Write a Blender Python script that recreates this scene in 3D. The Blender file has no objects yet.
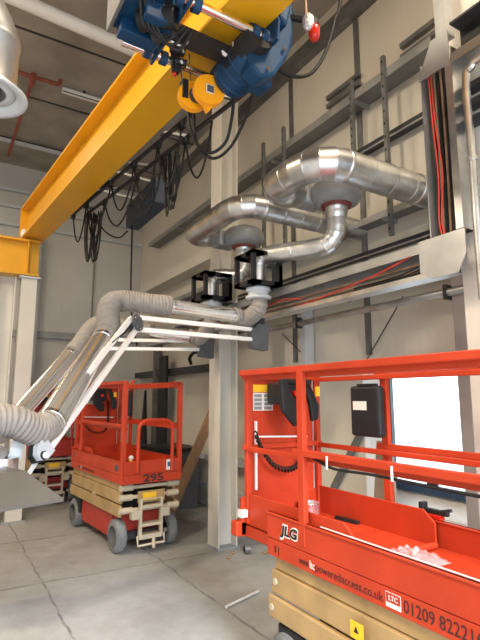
import bpy, math, random
from mathutils import Vector, Matrix
random.seed(7)
C = bpy.context.scene.collection
V = Vector
PI = math.pi

# ------------------------------------------------------------------ materials
def mat(name, col, rough=.5, metal=0., var=.0, vscale=6., bump=0., bscale=40., spec=.5, col2=None, stretch=None, clear=0.):
    m = bpy.data.materials.new(name); m.use_nodes = True
    n = m.node_tree.nodes; l = m.node_tree.links
    b = n['Principled BSDF']
    b.inputs['Base Color'].default_value = (*col, 1)
    b.inputs['Roughness'].default_value = rough
    b.inputs['Metallic'].default_value = metal
    b.inputs['Specular IOR Level'].default_value = spec
    if clear: b.inputs['Coat Weight'].default_value = clear
    if var or bump or col2:
        tc = n.new('ShaderNodeTexCoord'); src = tc.outputs['Object']
        if stretch:
            mp = n.new('ShaderNodeMapping'); mp.inputs['Scale'].default_value = stretch
            l.new(src, mp.inputs['Vector']); src = mp.outputs['Vector']
    if var or col2:
        t = n.new('ShaderNodeTexNoise'); t.inputs['Scale'].default_value = vscale; t.inputs['Detail'].default_value = 5
        l.new(src, t.inputs['Vector'])
        r = n.new('ShaderNodeValToRGB')
        c2 = col2 or tuple(c * (1 - var) for c in col)
        r.color_ramp.elements[0].position = .35; r.color_ramp.elements[1].position = .65
        r.color_ramp.elements[0].color = (*c2, 1); r.color_ramp.elements[1].color = (*[min(1, c * (1 + var * .4)) for c in col], 1)
        l.new(t.outputs['Fac'], r.inputs['Fac']); l.new(r.outputs['Color'], b.inputs['Base Color'])
    if bump:
        t2 = n.new('ShaderNodeTexNoise'); t2.inputs['Scale'].default_value = bscale; t2.inputs['Detail'].default_value = 4
        l.new(src, t2.inputs['Vector'])
        bp = n.new('ShaderNodeBump'); bp.inputs['Strength'].default_value = bump; bp.inputs['Distance'].default_value = .02
        l.new(t2.outputs['Fac'], bp.inputs['Height']); l.new(bp.outputs['Normal'], b.inputs['Normal'])
    return m

def panel_mat(name, col, axis, pitch, groove=.06, dark=.93):
    """flat lining panels with thin vertical grooves every `pitch` metres along the axis"""
    m = mat(name, col, .55)
    n = m.node_tree.nodes; l = m.node_tree.links; b = n['Principled BSDF']
    tc = n.new('ShaderNodeTexCoord'); sp = n.new('ShaderNodeSeparateXYZ'); l.new(tc.outputs['Object'], sp.inputs[0])
    d = n.new('ShaderNodeMath'); d.operation = 'DIVIDE'; d.inputs[1].default_value = pitch; l.new(sp.outputs[axis], d.inputs[0])
    f = n.new('ShaderNodeMath'); f.operation = 'FRACT'; l.new(d.outputs[0], f.inputs[0])
    g = n.new('ShaderNodeMath'); g.operation = 'LESS_THAN'; g.inputs[1].default_value = groove; l.new(f.outputs[0], g.inputs[0])
    nz = n.new('ShaderNodeTexNoise'); nz.inputs['Scale'].default_value = 1.3; nz.inputs['Detail'].default_value = 6; l.new(tc.outputs['Object'], nz.inputs['Vector'])
    r = n.new('ShaderNodeValToRGB'); r.color_ramp.elements[0].position = .3; r.color_ramp.elements[1].position = .7
    r.color_ramp.elements[0].color = (*[c * .88 for c in col], 1); r.color_ramp.elements[1].color = (*col, 1)
    l.new(nz.outputs['Fac'], r.inputs['Fac'])
    mx = n.new('ShaderNodeMixRGB'); mx.inputs[2].default_value = (*[c * dark for c in col], 1)
    l.new(g.outputs[0], mx.inputs[0]); l.new(r.outputs['Color'], mx.inputs[1]); l.new(mx.outputs[0], b.inputs['Base Color'])
    bp = n.new('ShaderNodeBump'); bp.invert = True; bp.inputs['Strength'].default_value = .25; bp.inputs['Distance'].default_value = .004
    l.new(g.outputs[0], bp.inputs['Height']); l.new(bp.outputs['Normal'], b.inputs['Normal'])
    return m

def floor_mat():
    m = mat('concrete_floor', (.36, .36, .36), .6)
    n = m.node_tree.nodes; l = m.node_tree.links; b = n['Principled BSDF']
    tc = n.new('ShaderNodeTexCoord')
    def noise(s, det, lo, hi, c0, c1, off=0):
        mp = n.new('ShaderNodeMapping'); mp.inputs['Location'].default_value = (off, off, 0); l.new(tc.outputs['Object'], mp.inputs[0])
        t = n.new('ShaderNodeTexNoise'); t.inputs['Scale'].default_value = s; t.inputs['Detail'].default_value = det; t.inputs['Roughness'].default_value = .65
        l.new(mp.outputs[0], t.inputs['Vector'])
        r = n.new('ShaderNodeValToRGB'); r.color_ramp.elements[0].position = lo; r.color_ramp.elements[1].position = hi
        r.color_ramp.elements[0].color = (*c0, 1); r.color_ramp.elements[1].color = (*c1, 1)
        l.new(t.outputs['Fac'], r.inputs['Fac']); return r.outputs['Color'], t.outputs['Fac']
    a, fa = noise(.9, 8, .32, .68, (.31, .30, .285), (.41, .415, .42))
    bcol, fb = noise(7, 9, .38, .75, (.80, .78, .76), (1, 1, 1), 3)
    mu = n.new('ShaderNodeMixRGB'); mu.blend_type = 'MULTIPLY'; mu.inputs[0].default_value = .8
    l.new(a, mu.inputs[1]); l.new(bcol, mu.inputs[2])
    # saw-cut joints with ragged edges
    sp = n.new('ShaderNodeSeparateXYZ'); l.new(tc.outputs['Object'], sp.inputs[0])
    wob = n.new('ShaderNodeTexNoise'); wob.inputs['Scale'].default_value = 3.5; wob.inputs['Detail'].default_value = 6; l.new(tc.outputs['Object'], wob.inputs['Vector'])
    def cut(axis, pos, w):
        s = n.new('ShaderNodeMath'); s.operation = 'SUBTRACT'; s.inputs[1].default_value = pos; l.new(sp.outputs[axis], s.inputs[0])
        q = n.new('ShaderNodeMath'); q.operation = 'MULTIPLY_ADD'; q.inputs[1].default_value = .10; q.inputs[2].default_value = -.05; l.new(wob.outputs['Fac'], q.inputs[0])
        s2 = n.new('ShaderNodeMath'); s2.operation = 'ADD'; l.new(s.outputs[0], s2.inputs[0]); l.new(q.outputs[0], s2.inputs[1])
        ab = n.new('ShaderNodeMath'); ab.operation = 'ABSOLUTE'; l.new(s2.outputs[0], ab.inputs[0])
        mr = n.new('ShaderNodeMapRange'); mr.inputs[1].default_value = w; mr.inputs[2].default_value = w * 2.2; mr.inputs[3].default_value = 1; mr.inputs[4].default_value = 0
        l.new(ab.outputs[0], mr.inputs[0]); return mr.outputs[0]
    tot = None
    for ax, p, w in ((1, 2.16, .012), (1, .57, .007), (1, -1.6, .006), (1, 3.8, .009), (0, 1.28, .006), (0, 2.5, .007), (0, -.3, .007), (0, 3.8, .007)):
        c = cut(ax, p, w)
        if tot is None: tot = c
        else:
            mxm = n.new('ShaderNodeMath'); mxm.operation = 'MAXIMUM'; l.new(tot, mxm.inputs[0]); l.new(c, mxm.inputs[1]); tot = mxm.outputs[0]
    gate = n.new('ShaderNodeMapRange'); gate.inputs[1].default_value = .40; gate.inputs[2].default_value = .55; gate.inputs[3].default_value = .15; gate.inputs[4].default_value = .65
    l.new(fb, gate.inputs[0])
    gm = n.new('ShaderNodeMath'); gm.operation = 'MULTIPLY'; l.new(tot, gm.inputs[0]); l.new(gate.outputs[0], gm.inputs[1])
    mx = n.new('ShaderNodeMixRGB'); mx.inputs[2].default_value = (.07, .055, .05, 1)
    l.new(gm.outputs[0], mx.inputs[0]); l.new(mu.outputs[0], mx.inputs[1]); l.new(mx.outputs[0], b.inputs['Base Color'])
    bp = n.new('ShaderNodeBump'); bp.inputs['Strength'].default_value = .15; bp.inputs['Distance'].default_value = .02
    l.new(fb, bp.inputs['Height']); l.new(bp.outputs['Normal'], b.inputs['Normal'])
    return m

M = {}
M['floor'] = floor_mat()
M['wall_back'] = panel_mat('back_lining', (.56, .55, .52), 0, 1.2, .012)
M['wall_right'] = panel_mat('side_lining', (.66, .62, .535), 1, .10, .12)
M['ceiling'] = mat('concrete_slab', (.34, .31, .27), .8, var=.25, vscale=1.6, bump=.2)
M['cream_steel'] = mat('cream_steel', (.62, .585, .52), .45, var=.06, vscale=3)
M['grey_steel'] = mat('grey_primer_steel', (.30, .31, .31), .45, var=.15, vscale=4)
M['pale_steel'] = mat('pale_grey_steel', (.55, .58, .60), .4, var=.08)
M['dark_steel'] = mat('dark_steel', (.055, .055, .06), .4, .3, var=.2, spec=.25)
M['mid_steel'] = mat('weathered_steel', (.20, .20, .20), .45, .5, var=.25)
M['galv'] = mat('galvanised', (.66, .67, .68), .33, 1., var=.25, vscale=5, bump=.03, bscale=18)
M['galv_dull'] = mat('galvanised_tray', (.45, .46, .46), .42, .75, var=.2, vscale=4)
M['alu'] = mat('polished_aluminium', (.93, .93, .93), .2, .9, var=.05, vscale=9, stretch=(1, 1, 1))
M['chrome'] = mat('chrome', (.8, .8, .82), .12, 1.)
M['white'] = mat('white_bar', (.86, .83, .80), .35)
M['flex'] = mat('flex_fabric', (.29, .26, .235), .75, var=.15, vscale=20)
M['hood'] = mat('hood_steel', (.15, .135, .12), .42, .5, var=.12, vscale=2)
M['orange'] = mat('orange_paint', (.50, .047, .015), .45, var=.10, vscale=5, spec=.3)
M['red'] = mat('red_paint', (.45, .035, .02), .45, var=.18, vscale=6)
M['beige'] = mat('beige_paint', (.42, .275, .12), .5, var=.18, vscale=5)
M['cream'] = mat('cream_paint', (.56, .48, .36), .45, var=.15)
M['tyre'] = mat('grey_tyre', (.19, .195, .20), .8, var=.3, vscale=9, bump=.2)
M['rubber'] = mat('black_rubber', (.012, .012, .012), .5, spec=.25)
M['black'] = mat('black_plastic', (.02, .02, .022), .45, var=.2, spec=.25)
M['dkgrey'] = mat('charcoal_plate', (.085, .088, .095), .5, var=.1)
M['yellow'] = mat('crane_yellow', (.74, .37, .010), .38, var=.07, vscale=2, clear=.2)
M['hookyel'] = mat('hook_block_yellow', (.95, .37, .008), .35)
M['blue'] = mat('hoist_blue', (.006, .047, .115), .5, var=.25, vscale=5, spec=.3)
M['dkblue'] = mat('dark_blue_cabinet', (.03, .045, .07), .5, var=.2)
M['frameblue'] = mat('blue_window_frame', (.03, .07, .15), .35)
M['redcable'] = mat('red_cable', (.62, .05, .03), .5)
M['brown'] = mat('brown_cable', (.36, .23, .14), .6, var=.3)
M['redpipe'] = mat('red_pipe', (.30, .07, .04), .5, var=.3)
M['lampred'] = mat('red_lens', (.55, .02, .01), .2)
M['foil'] = mat('crumpled_foil', (.75, .75, .75), .25, .6, bump=1., bscale=60)
M['timber'] = mat('timber', (.33, .19, .10), .7, var=.3, vscale=5, stretch=(12, 12, 1))
M['card'] = mat('brown_board', (.36, .25, .18), .8, var=.1)
M['wht'] = mat('white_paint', (.80, .80, .79), .4)
M['label_w'] = mat('white_label', (.75, .72, .68), .5)
M['label_y'] = mat('yellow_label', (.85, .50, .02), .5)
M['ink'] = mat('dark_ink', (.045, .012, .012), .5)
M['blackink'] = mat('black_ink', (.012, .012, .012), .5)
M['bluewire'] = mat('blue_grey_wire', (.12, .17, .25), .5)
M['tin'] = mat('tin_plate', (.75, .76, .78), .25, .8)
M['ground'] = mat('outside_concrete', (.55, .56, .57), .8, var=.1, vscale=.7)
M['fanred'] = mat('fan_red_ring', (.17, .035, .025), .5)
M['fangrey'] = mat('fan_grey', (.24, .25, .26), .4, var=.05)

def glass():
    m = bpy.data.materials.new('window_glass'); m.use_nodes = True
    n = m.node_tree.nodes; l = m.node_tree.links; n.clear()
    o = n.new('ShaderNodeOutputMaterial'); t = n.new('ShaderNodeBsdfTransparent'); g = n.new('ShaderNodeBsdfGlossy'); x = n.new('ShaderNodeMixShader')
    t.inputs[0].default_value = (.95, .98, .99, 1); g.inputs['Roughness'].default_value = .02; x.inputs[0].default_value = .06
    l.new(t.outputs[0], x.inputs[1]); l.new(g.outputs[0], x.inputs[2]); l.new(x.outputs[0], o.inputs[0]); return m
M['glass'] = glass()
def film():
    m = bpy.data.materials.new('clear_film'); m.use_nodes = True
    n = m.node_tree.nodes; l = m.node_tree.links; b = n['Principled BSDF']; o = n['Material Output']
    b.inputs['Base Color'].default_value = (.75, .8, .84, 1); b.inputs['Roughness'].default_value = .15
    t = n.new('ShaderNodeBsdfTransparent'); x = n.new('ShaderNodeMixShader'); x.inputs[0].default_value = .24
    l.new(t.outputs[0], x.inputs[1]); l.new(b.outputs[0], x.inputs[2]); l.new(x.outputs[0], o.inputs[0]); return m
M['film'] = film()
M['ledge_grey'] = mat('ledge_grey', (.17, .17, .165), .5, var=.1)
M['post_brown'] = mat('dull_pink_grey_steel', (.33, .285, .27), .5, var=.08)

# ------------------------------------------------------------------ mesh builder
MATS = {}
def frame(d, up=V((0, 0, 1))):
    d = d.normalized()
    if abs(d.dot(up)) > .98: up = V((0, 1, 0)) if abs(d.y) < .9 else V((1, 0, 0))
    s = d.cross(up).normalized(); u = s.cross(d).normalized()
    return d, s, u
class MB:
    def __init__(s): s.v = []; s.f = []; s.sm = []
    def add(s, vs, fs, smooth=False):
        k = len(s.v); s.v += [V(p) for p in vs]
        for f in fs: s.f.append([i + k for i in f]); s.sm.append(smooth)
        return s
    def box(s, x0, x1, y0, y1, z0, z1):
        return s.add([(x0, y0, z0), (x1, y0, z0), (x1, y1, z0), (x0, y1, z0), (x0, y0, z1), (x1, y0, z1), (x1, y1, z1), (x0, y1, z1)],
                     [(0, 3, 2, 1), (4, 5, 6, 7), (0, 1, 5, 4), (1, 2, 6, 5), (2, 3, 7, 6), (3, 0, 4, 7)])
    def bar(s, p, q, w, h, up=V((0, 0, 1))):
        p = V(p); q = V(q); d, a, u = frame(q - p, V(up))
        c = []
        for e in (p, q):
            for i, j in ((-1, -1), (1, -1), (1, 1), (-1, 1)): c.append(e + a * (w / 2 * i) + u * (h / 2 * j))
        return s.add(c, [(3, 2, 1, 0), (4, 5, 6, 7), (0, 1, 5, 4), (1, 2, 6, 5), (2, 3, 7, 6), (3, 0, 4, 7)])
    def prism(s, poly, o, u, v, w):
        """polygon poly (2-D) in the plane o,u,v pushed along w"""
        o, u, v, w = V(o), V(u), V(v), V(w); n = len(poly)
        a = [o + u * x + v * y for x, y in poly]; b = [p + w for p in a]
        fs = [tuple(range(n - 1, -1, -1)), tuple(range(n, 2 * n))] + [(i, (i + 1) % n, n + (i + 1) % n, n + i) for i in range(n)]
        if u.cross(v).dot(w) < 0: fs = [tuple(reversed(f)) for f in fs]
        return s.add(a + b, fs)
    def tube(s, pts, r, n=12, caps=True, smooth=True):
        pts = [V(p) for p in pts]; m = len(pts)
        rs = r if isinstance(r, (list, tuple)) else [r] * m
        ts = []
        for i in range(m):
            a = pts[max(i - 1, 0)]; b = pts[min(i + 1, m - 1)]; t = b - a
            if t.length < 1e-7: t = ts[-1] if ts else V((0, 0, 1))
            ts.append(t.normalized())
        d, a, u = frame(ts[0]); vs = []
        for i in range(m):
            if i:
                ax = ts[i - 1].cross(ts[i])
                if ax.length > 1e-7:
                    R = Matrix.Rotation(ts[i - 1].angle(ts[i]), 3, ax.normalized()); a = R @ a
                a = (a - ts[i] * a.dot(ts[i])).normalized()
            u = a.cross(ts[i])
            for k in range(n):
                an = 2 * PI * k / n; vs.append(pts[i] + (a * math.cos(an) + u * math.sin(an)) * rs[i])
        fs = []
        for i in range(m - 1):
            for k in range(n):
                fs.append((i * n + k, (i + 1) * n + k, (i + 1) * n + (k + 1) % n, i * n + (k + 1) % n))
        s.add(vs, fs, smooth)
        if caps:
            s.add([vs[k] for k in range(n)], [tuple(range(n))]); s.add(vs[-n:], [tuple(range(n - 1, -1, -1))])
        return s
    def cyl(s, p, q, r, n=16, r2=None): return s.tube([p, q], [r, r if r2 is None else r2], n)
    def lathe(s, prof, o, d, n=24):
        """prof: (radius, distance along d)"""
        d = V(d).normalized(); o = V(o); pts = [o + d * h for _, h in prof]
        _, a, u = frame(d); vs = []
        for (r, h), p in zip(prof, pts):
            for k in range(n):
                an = 2 * PI * k / n; vs.append(p + (a * math.cos(an) + u * math.sin(an)) * max(r, 1e-4))
        fs = [(i * n + k, i * n + (k + 1) % n, (i + 1) * n + (k + 1) % n, (i + 1) * n + k) for i in range(len(prof) - 1) for k in range(n)]
        return s.add(vs, fs, True)
    def ball(s, c, rx, ry=None, rz=None, n=14, m=8, jit=0):
        ry = ry or rx; rz = rz or rx; vs = []; c = V(c)
        for i in range(m + 1):
            th = PI * i / m
            for k in range(n):
                ph = 2 * PI * k / n; j = 1 + random.uniform(-jit, jit)
                vs.append(c + V((rx * math.sin(th) * math.cos(ph), ry * math.sin(th) * math.sin(ph), rz * math.cos(th))) * j)
        fs = [(i * n + k, (i + 1) * n + k, (i + 1) * n + (k + 1) % n, i * n + (k + 1) % n) for i in range(m) for k in range(n)]
        return s.add(vs, fs, True)
    def text(s, body, o, u, v, w, h, thick=.0015, slant=0., bold=.0):
        """lettering fitted into width w, cap height h with its lower left corner at o"""
        cu = bpy.data.curves.new('lettering', 'FONT'); cu.body = body; cu.extrude = .01; cu.offset = bold; cu.shear = slant; cu.resolution_u = 3
        ob = bpy.data.objects.new('lettering', cu); C.objects.link(ob)
        dg = bpy.context.evaluated_depsgraph_get(); me = bpy.data.meshes.new_from_object(ob.evaluated_get(dg))
        xs = [p.co.x for p in me.vertices]; x0, x1 = min(xs), max(xs); sx = w / (x1 - x0); sy = h / .7
        o, u, v = V(o), V(u).normalized(), V(v).normalized(); nn = u.cross(v)
        s.add([o + u * ((p.co.x - x0) * sx) + v * (p.co.y * sy) + nn * (thick if p.co.z > 0 else 0) for p in me.vertices], [tuple(p.vertices) for p in me.polygons])
        bpy.data.objects.remove(ob); bpy.data.meshes.remove(me); bpy.data.curves.remove(cu)
        return s
    def build(s, name, m, parent=None, bevel=0., local=False, label=None):
        me = bpy.data.meshes.new(name)
        vs = s.v
        mx = MATS.get(parent.name) if parent is not None else None
        if mx is not None and not local:
            inv = mx.inverted(); vs = [inv @ p for p in vs]
        off = V((0, 0, 0))
        if parent is None and vs:
            lo = V([min(p[i] for p in vs) for i in range(3)]); hi = V([max(p[i] for p in vs) for i in range(3)])
            off = (lo + hi) / 2; vs = [p - off for p in vs]
        me.from_pydata([tuple(p) for p in vs], [], s.f); me.update()
        me.polygons.foreach_set('use_smooth', s.sm)
        me.materials.append(M[m])
        o = bpy.data.objects.new(name, me); C.objects.link(o); o.location = off
        if parent is not None:
            o.parent = parent; MATS[o.name] = mx if mx is not None else Matrix()
        else: MATS[o.name] = Matrix.Translation(off)
        if bevel:
            b = o.modifiers.new('bevel', 'BEVEL'); b.width = bevel; b.segments = 2; b.limit_method = 'ANGLE'; b.angle_limit = .9
        if label: o['label'] = label
        return o
def tag(o, label=None, cat=None, group=None, kind=None):
    if label: o['label'] = label
    if cat: o['category'] = cat
    if group: o['group'] = group
    if kind: o['kind'] = kind
    return o
def thing(name, loc, label, cat, rz=0., group=None):
    o = bpy.data.objects.new(name, None); C.objects.link(o); o.location = loc; o.rotation_euler = (0, 0, rz); o.empty_display_size = .1
    MATS[o.name] = Matrix.Translation(V(loc)) @ Matrix.Rotation(rz, 4, 'Z')
    return tag(o, label, cat, group)
def smooth(pts, per=8):
    P = [V(p) for p in pts]; P = [P[0] * 2 - P[1]] + P + [P[-1] * 2 - P[-2]]; out = []
    for i in range(1, len(P) - 2):
        a, b, c, d = P[i - 1:i + 3]
        for k in range(per):
            t = k / per
            out.append(.5 * ((2 * b) + (c - a) * t + (2 * a - 5 * b + 4 * c - d) * t * t + (3 * b - a - 3 * c + d) * t ** 3))
    out.append(P[-2]); return out
def resample(pts, step):
    out = [pts[0]]; acc = 0
    for a, b in zip(pts, pts[1:]):
        L = (b - a).length; t = step - acc
        while t <= L: out.append(a.lerp(b, t / L)); t += step
        acc = (acc + L) % step
    return out
def flex(pts, r, pitch=.025):
    p = resample(smooth(pts, 14), pitch / 4)
    return MB().tube(p, [r * (1.0, .94, .87, .94)[i % 4] for i in range(len(p))], 22)
def duct_run(b, p, q, r, step=.21, n=28):
    """straight galvanised duct with raised lock seams"""
    p, q = V(p), V(q); L = (q - p).length; k = max(1, int(L / step)); d = (q - p) / L
    pts = [p]; rs = [r]
    for i in range(1, k):
        c = p + d * (L * i / k)
        pts += [c - d * .012, c - d * .007, c - d * .003, c + d * .003, c + d * .007, c + d * .012]; rs += [r, r, r + .003, r + .003, r, r]
    pts.append(q); rs.append(r); b.tube(pts, rs, n); return b
def elbow(b, c, a0, a1, R, r, u, v, segs=5, n=28):
    """lobster-back elbow about centre c in the plane u,v"""
    c, u, v = V(c), V(u), V(v)
    for i in range(segs):
        p = [c + u * (R * math.cos(t)) + v * (R * math.sin(t)) for t in (a0 + (a1 - a0) * i / segs, a0 + (a1 - a0) * (i + 1) / segs)]
        rr = []
        for t in (a0 + (a1 - a0) * i / segs, a0 + (a1 - a0) * (i + 1) / segs):
            e = u * math.cos(t) + v * math.sin(t); w = u.cross(v)
            rr.append([c + e * (R + r * math.cos(2 * PI * k / n)) + w * (r * math.sin(2 * PI * k / n)) for k in range(n)])
        fs = [(k, (k + 1) % n, n + (k + 1) % n, n + k) for k in range(n)]
        if a1 < a0: fs = [tuple(reversed(f)) for f in fs]
        b.add(rr[0] + rr[1], fs, True)
        if i:
            t = a0 + (a1 - a0) * i / segs; e = u * math.cos(t) + v * math.sin(t); w = u.cross(v); tt = (v * math.cos(t) - u * math.sin(t))
            ring = []
            for off, ex in ((-.008, 0), (-.004, .003), (.004, .003), (.008, 0)):
                ring += [c + e * (R + (r + ex) * math.cos(2 * PI * k / n)) + w * ((r + ex) * math.sin(2 * PI * k / n)) + tt * off for k in range(n)]
            b.add(ring, [(j * n + k, j * n + (k + 1) % n, (j + 1) * n + (k + 1) % n, (j + 1) * n + k) for j in range(3) for k in range(n)], True)
    return b
def hbeam(b, o, u, v, w, depth, width, tf=.02, tw=.014):
    """H section: flanges perpendicular to u, web along u, length vector w"""
    d, g = depth / 2, width / 2; t = tw / 2
    poly = [(-d, -g), (-d + tf, -g), (-d + tf, -t), (d - tf, -t), (d - tf, -g), (d, -g), (d, g), (d - tf, g), (d - tf, t), (-d + tf, t), (-d + tf, g), (-d, g)]
    return b.prism(poly, o, u, v, w)

# ------------------------------------------------------------------ the room
XW, YB, ZC = 3.9, 11.0, 6.7
YR, XL = -1.6, -4.5
tag(MB().box(XL - .2, XW + .2, YR - .2, YB + .2, -.2, 0).build('floor', 'floor'), kind='structure')
tag(MB().box(XL - .2, XW + .2, YR - .2, YB + .2, ZC, ZC + .2).build('ceiling', 'ceiling'), kind='structure')
tag(MB().box(XL - .2, XW + .2, YB, YB + .2, 0, ZC).build('wall_back', 'wall_back'), kind='structure')
tag(MB().box(XL - .2, XL, YR, YB, 0, ZC).build('wall_left', 'wall_back'), kind='structure')
WY0, WY1, WZ0, WZ1 = 2.62, 3.88, .70, 2.03
wr = MB()
wr.box(XW, XW + .2, WY1, YB, 0, ZC); wr.box(XW, XW + .2, YR, WY0, 0, ZC); wr.box(XW, XW + .2, WY0, WY1, 0, WZ0); wr.box(XW, XW + .2, WY0, WY1, WZ1, ZC)
tag(wr.build('wall_right', 'wall_right'), kind='structure')
DX0, DX1, DH = -4.0, 3.3, 3.6
rw = MB().box(XL, DX0, YR - .2, YR, 0, ZC).box(DX1, XW, YR - .2, YR, 0, ZC).box(DX0, DX1, YR - .2, YR, DH, ZC)
tag(rw.build('wall_rear', 'wall_back'), kind='structure')
tag(MB().box(-60, 60, -60, 60, -.32, -.22).build('ground_outside', 'ground'), kind='structure')
# slab joints on the soffit
for i, y in enumerate((3.4, 6.6, 8.2, 9.8)):
    tag(MB().box(XL, XW, y, y + .03, ZC - .012, ZC).build('trim_%d' % (i + 1), 'dark_steel'), kind='structure')
# window
wb = MB().prism([(0, WY1), (.18, 3.67), (.2, 3.67), (.2, WY1)], (XW - .001, 0, WZ0), (1, 0, 0), (0, 1, 0), (0, 0, WZ1 - WZ0))
wb.prism([(0, WZ0), (.19, .84), (.2, .84), (.2, WZ0)], (XW - .001, WY0, 0), (1, 0, 0), (0, 0, 1), (0, 3.7 - WY0, 0)).box(XW - .04, XW, WY0, WY1, WZ0 - .05, WZ0)
w = tag(wb.build('window_1', 'wht'), kind='structure')
MB().box(XW + .08, XW + .19, WY0, 3.69, WZ1 - .045, WZ1).build('head_board', 'wht', w)
MB().box(XW + .14, XW + .19, 3.63, 3.67, .84, WZ1 - .05).box(XW + .14, XW + .19, WY0, 3.67, WZ1 - .08, WZ1 - .047).box(XW + .14, XW + .19, WY0, WY0 + .05, .84, WZ1 - .05).build('window_frame', 'dkgrey', w, bevel=.004)
MB().box(XW + .13, XW + .2, WY0, 3.67, .842, .925).build('window_rail', 'frameblue', w, bevel=.004)
MB().box(XW + .15, XW + .18, WY0, 3.63, .965, .99).build('sash_rail', 'frameblue', w, bevel=.004)
MB().box(XW + .12, XW + .14, 3.1, 3.22, .925, .96).build('window_handle', 'dark_steel', w)
MB().box(XW + .16, XW + .17, WY0 + .05, 3.63, .925, WZ1 - .08).build('window_pane', 'glass', w)
tag(MB().box(XW - .03, XW, WY1, YB, .28, .36).build('baseboard_right', 'pale_steel'), kind='structure')

# ------------------------------------------------------------------ steel frame
def column(x, y, label, top=ZC - .005):
    t = thing('steel_column', (x + .125, y, 0), label, 'column')
    hbeam(MB(), (x + .125, y, .02), (1, 0, 0), (0, 1, 0), (0, 0, top - .02), .26, .26, .02, .014).build('shaft', 'cream_steel' , t)
    MB().box(x - .02, x + .27, y - .15, y + .15, 0, .02).build('base_plate', 'grey_steel', t)
    return t
column(2.90, 5.40, 'cream steel H column in the middle of the hall beside the low scissor lifts')
column(2.95, 1.84, 'cream steel H column at the right edge beside the window')
column(.60, 8.12, 'cream steel H column under the yellow runway beam at far left', 3.575)
t = thing('crane_post', (1.02, 8.0, 0), 'square cream post carrying the end of the yellow runway beam', 'post')
MB().box(.92, 1.14, 7.9, 8.1, .02, 3.55).build('shaft', 'cream_steel', t); MB().box(.88, 1.18, 7.87, 8.13, 0, .02).build('base_plate', 'grey_steel', t); MB().box(.88, 1.18, 7.86, 8.14, 3.55, 3.575).build('cap_plate', 'pale_steel', t)
# runway + bridge girder
t = thing('runway_beam', (-1.5, 7.98, 3.58), 'short yellow crane runway beam on the cream post at left', 'beam')
hbeam(MB(), (-3.6, 7.98, 3.865), (0, 0, 1), (0, 1, 0), (4.75, 0, 0), .56, .26, .03, .02).build('girder', 'yellow', t)
MB().box(.97, .99, 7.86, 7.97, 3.61, 4.12).build('stiffener', 'yellow', t)
B0, B1 = V((1.03, 8.15, 0)), V((1.78, -1.2, 0))
bd = (B1 - B0).normalized(); bs = V((-bd.y, bd.x, 0)) * 1.0
if bs.x < 0: bs = -bs
t = thing('bridge_girder', (B0.x, B0.y, 4.17), 'long yellow crane bridge girder crossing overhead', 'crane')
gb = MB(); hbeam(gb, V((B0.x, B0.y, 4.45)), (0, 0, 1), bs, (B1 - B0), .54, .33, .028, .09); gb.build('girder', 'yellow', t)
MB().bar(V((B0.x, B0.y, 4.45)) + bs * -.165 - bd * .012, V((B0.x, B0.y, 4.45)) + bs * .165 - bd * .012, .024, .5).build('end_plate', 'yellow', t)
MB().ball(V((B0.x, B0.y, 4.27)) - bs * .12 + bd * .1, .045, .03, .09).build('buffer', 'wht', t)

# high wall beam, shelf channel
def tagbuild(b, name, m, label, cat, group=None, bevel=0.):
    return tag(b.build(name, m, bevel=bevel), label, cat, group)
b = MB().box(3.78, 3.9, -1.5, 10.9, 6.22, 6.42)
tagbuild(b, 'wall_beam', 'mid_steel', 'dull grey beam along the top of the right wall', 'beam')
t = thing('ledge_channel', (3.8, 6, 5.0), 'upper wide grey steel ledge channel running along the right wall above the ducts', 'beam')
MB().box(3.66, 3.895, 2.6, 9.9, 5.02, 5.035).build('web', 'ledge_grey', t)
MB().box(3.645, 3.66, 2.6, 9.9, 5.0, 5.09).build('lip', 'galv_dull', t)
for y in (3.6, 5.2, 6.8, 8.4): MB().box(3.67, 3.9, y, y + .02, 4.97, 5.02).build('stiffener', 'grey_steel', t)
t = thing('ledge_channel', (3.8, 6, 3.5), 'lower grey steel ledge channel passing behind the ducts', 'beam')
MB().box(3.70, 3.895, 2.5, 9.9, 3.57, 3.585).build('web', 'ledge_grey', t)
MB().box(3.685, 3.70, 2.5, 9.9, 3.55, 3.62).build('lip', 'galv_dull', t)
for y in (3.3, 5.6): MB().box(3.70, 3.9, y, y + .02, 3.53, 3.57).build('stiffener', 'grey_steel', t)
for k, y in enumerate((3.72, 5.0)):
    tagbuild(MB().box(3.875, 3.9, y, y + .07, 2.2, 6.2), 'wall_strip', 'mid_steel', ['grey joint strip down the wall beside the upper duct end', 'grey joint strip down the wall behind the fans'][k], 'strip')
tagbuild(MB().box(3.875, 3.9, 2.08, 2.2, 2.2, 6.2), 'wall_strip', 'pale_steel', 'pale joint strip down the wall above the vertical trunking', 'strip')
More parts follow.
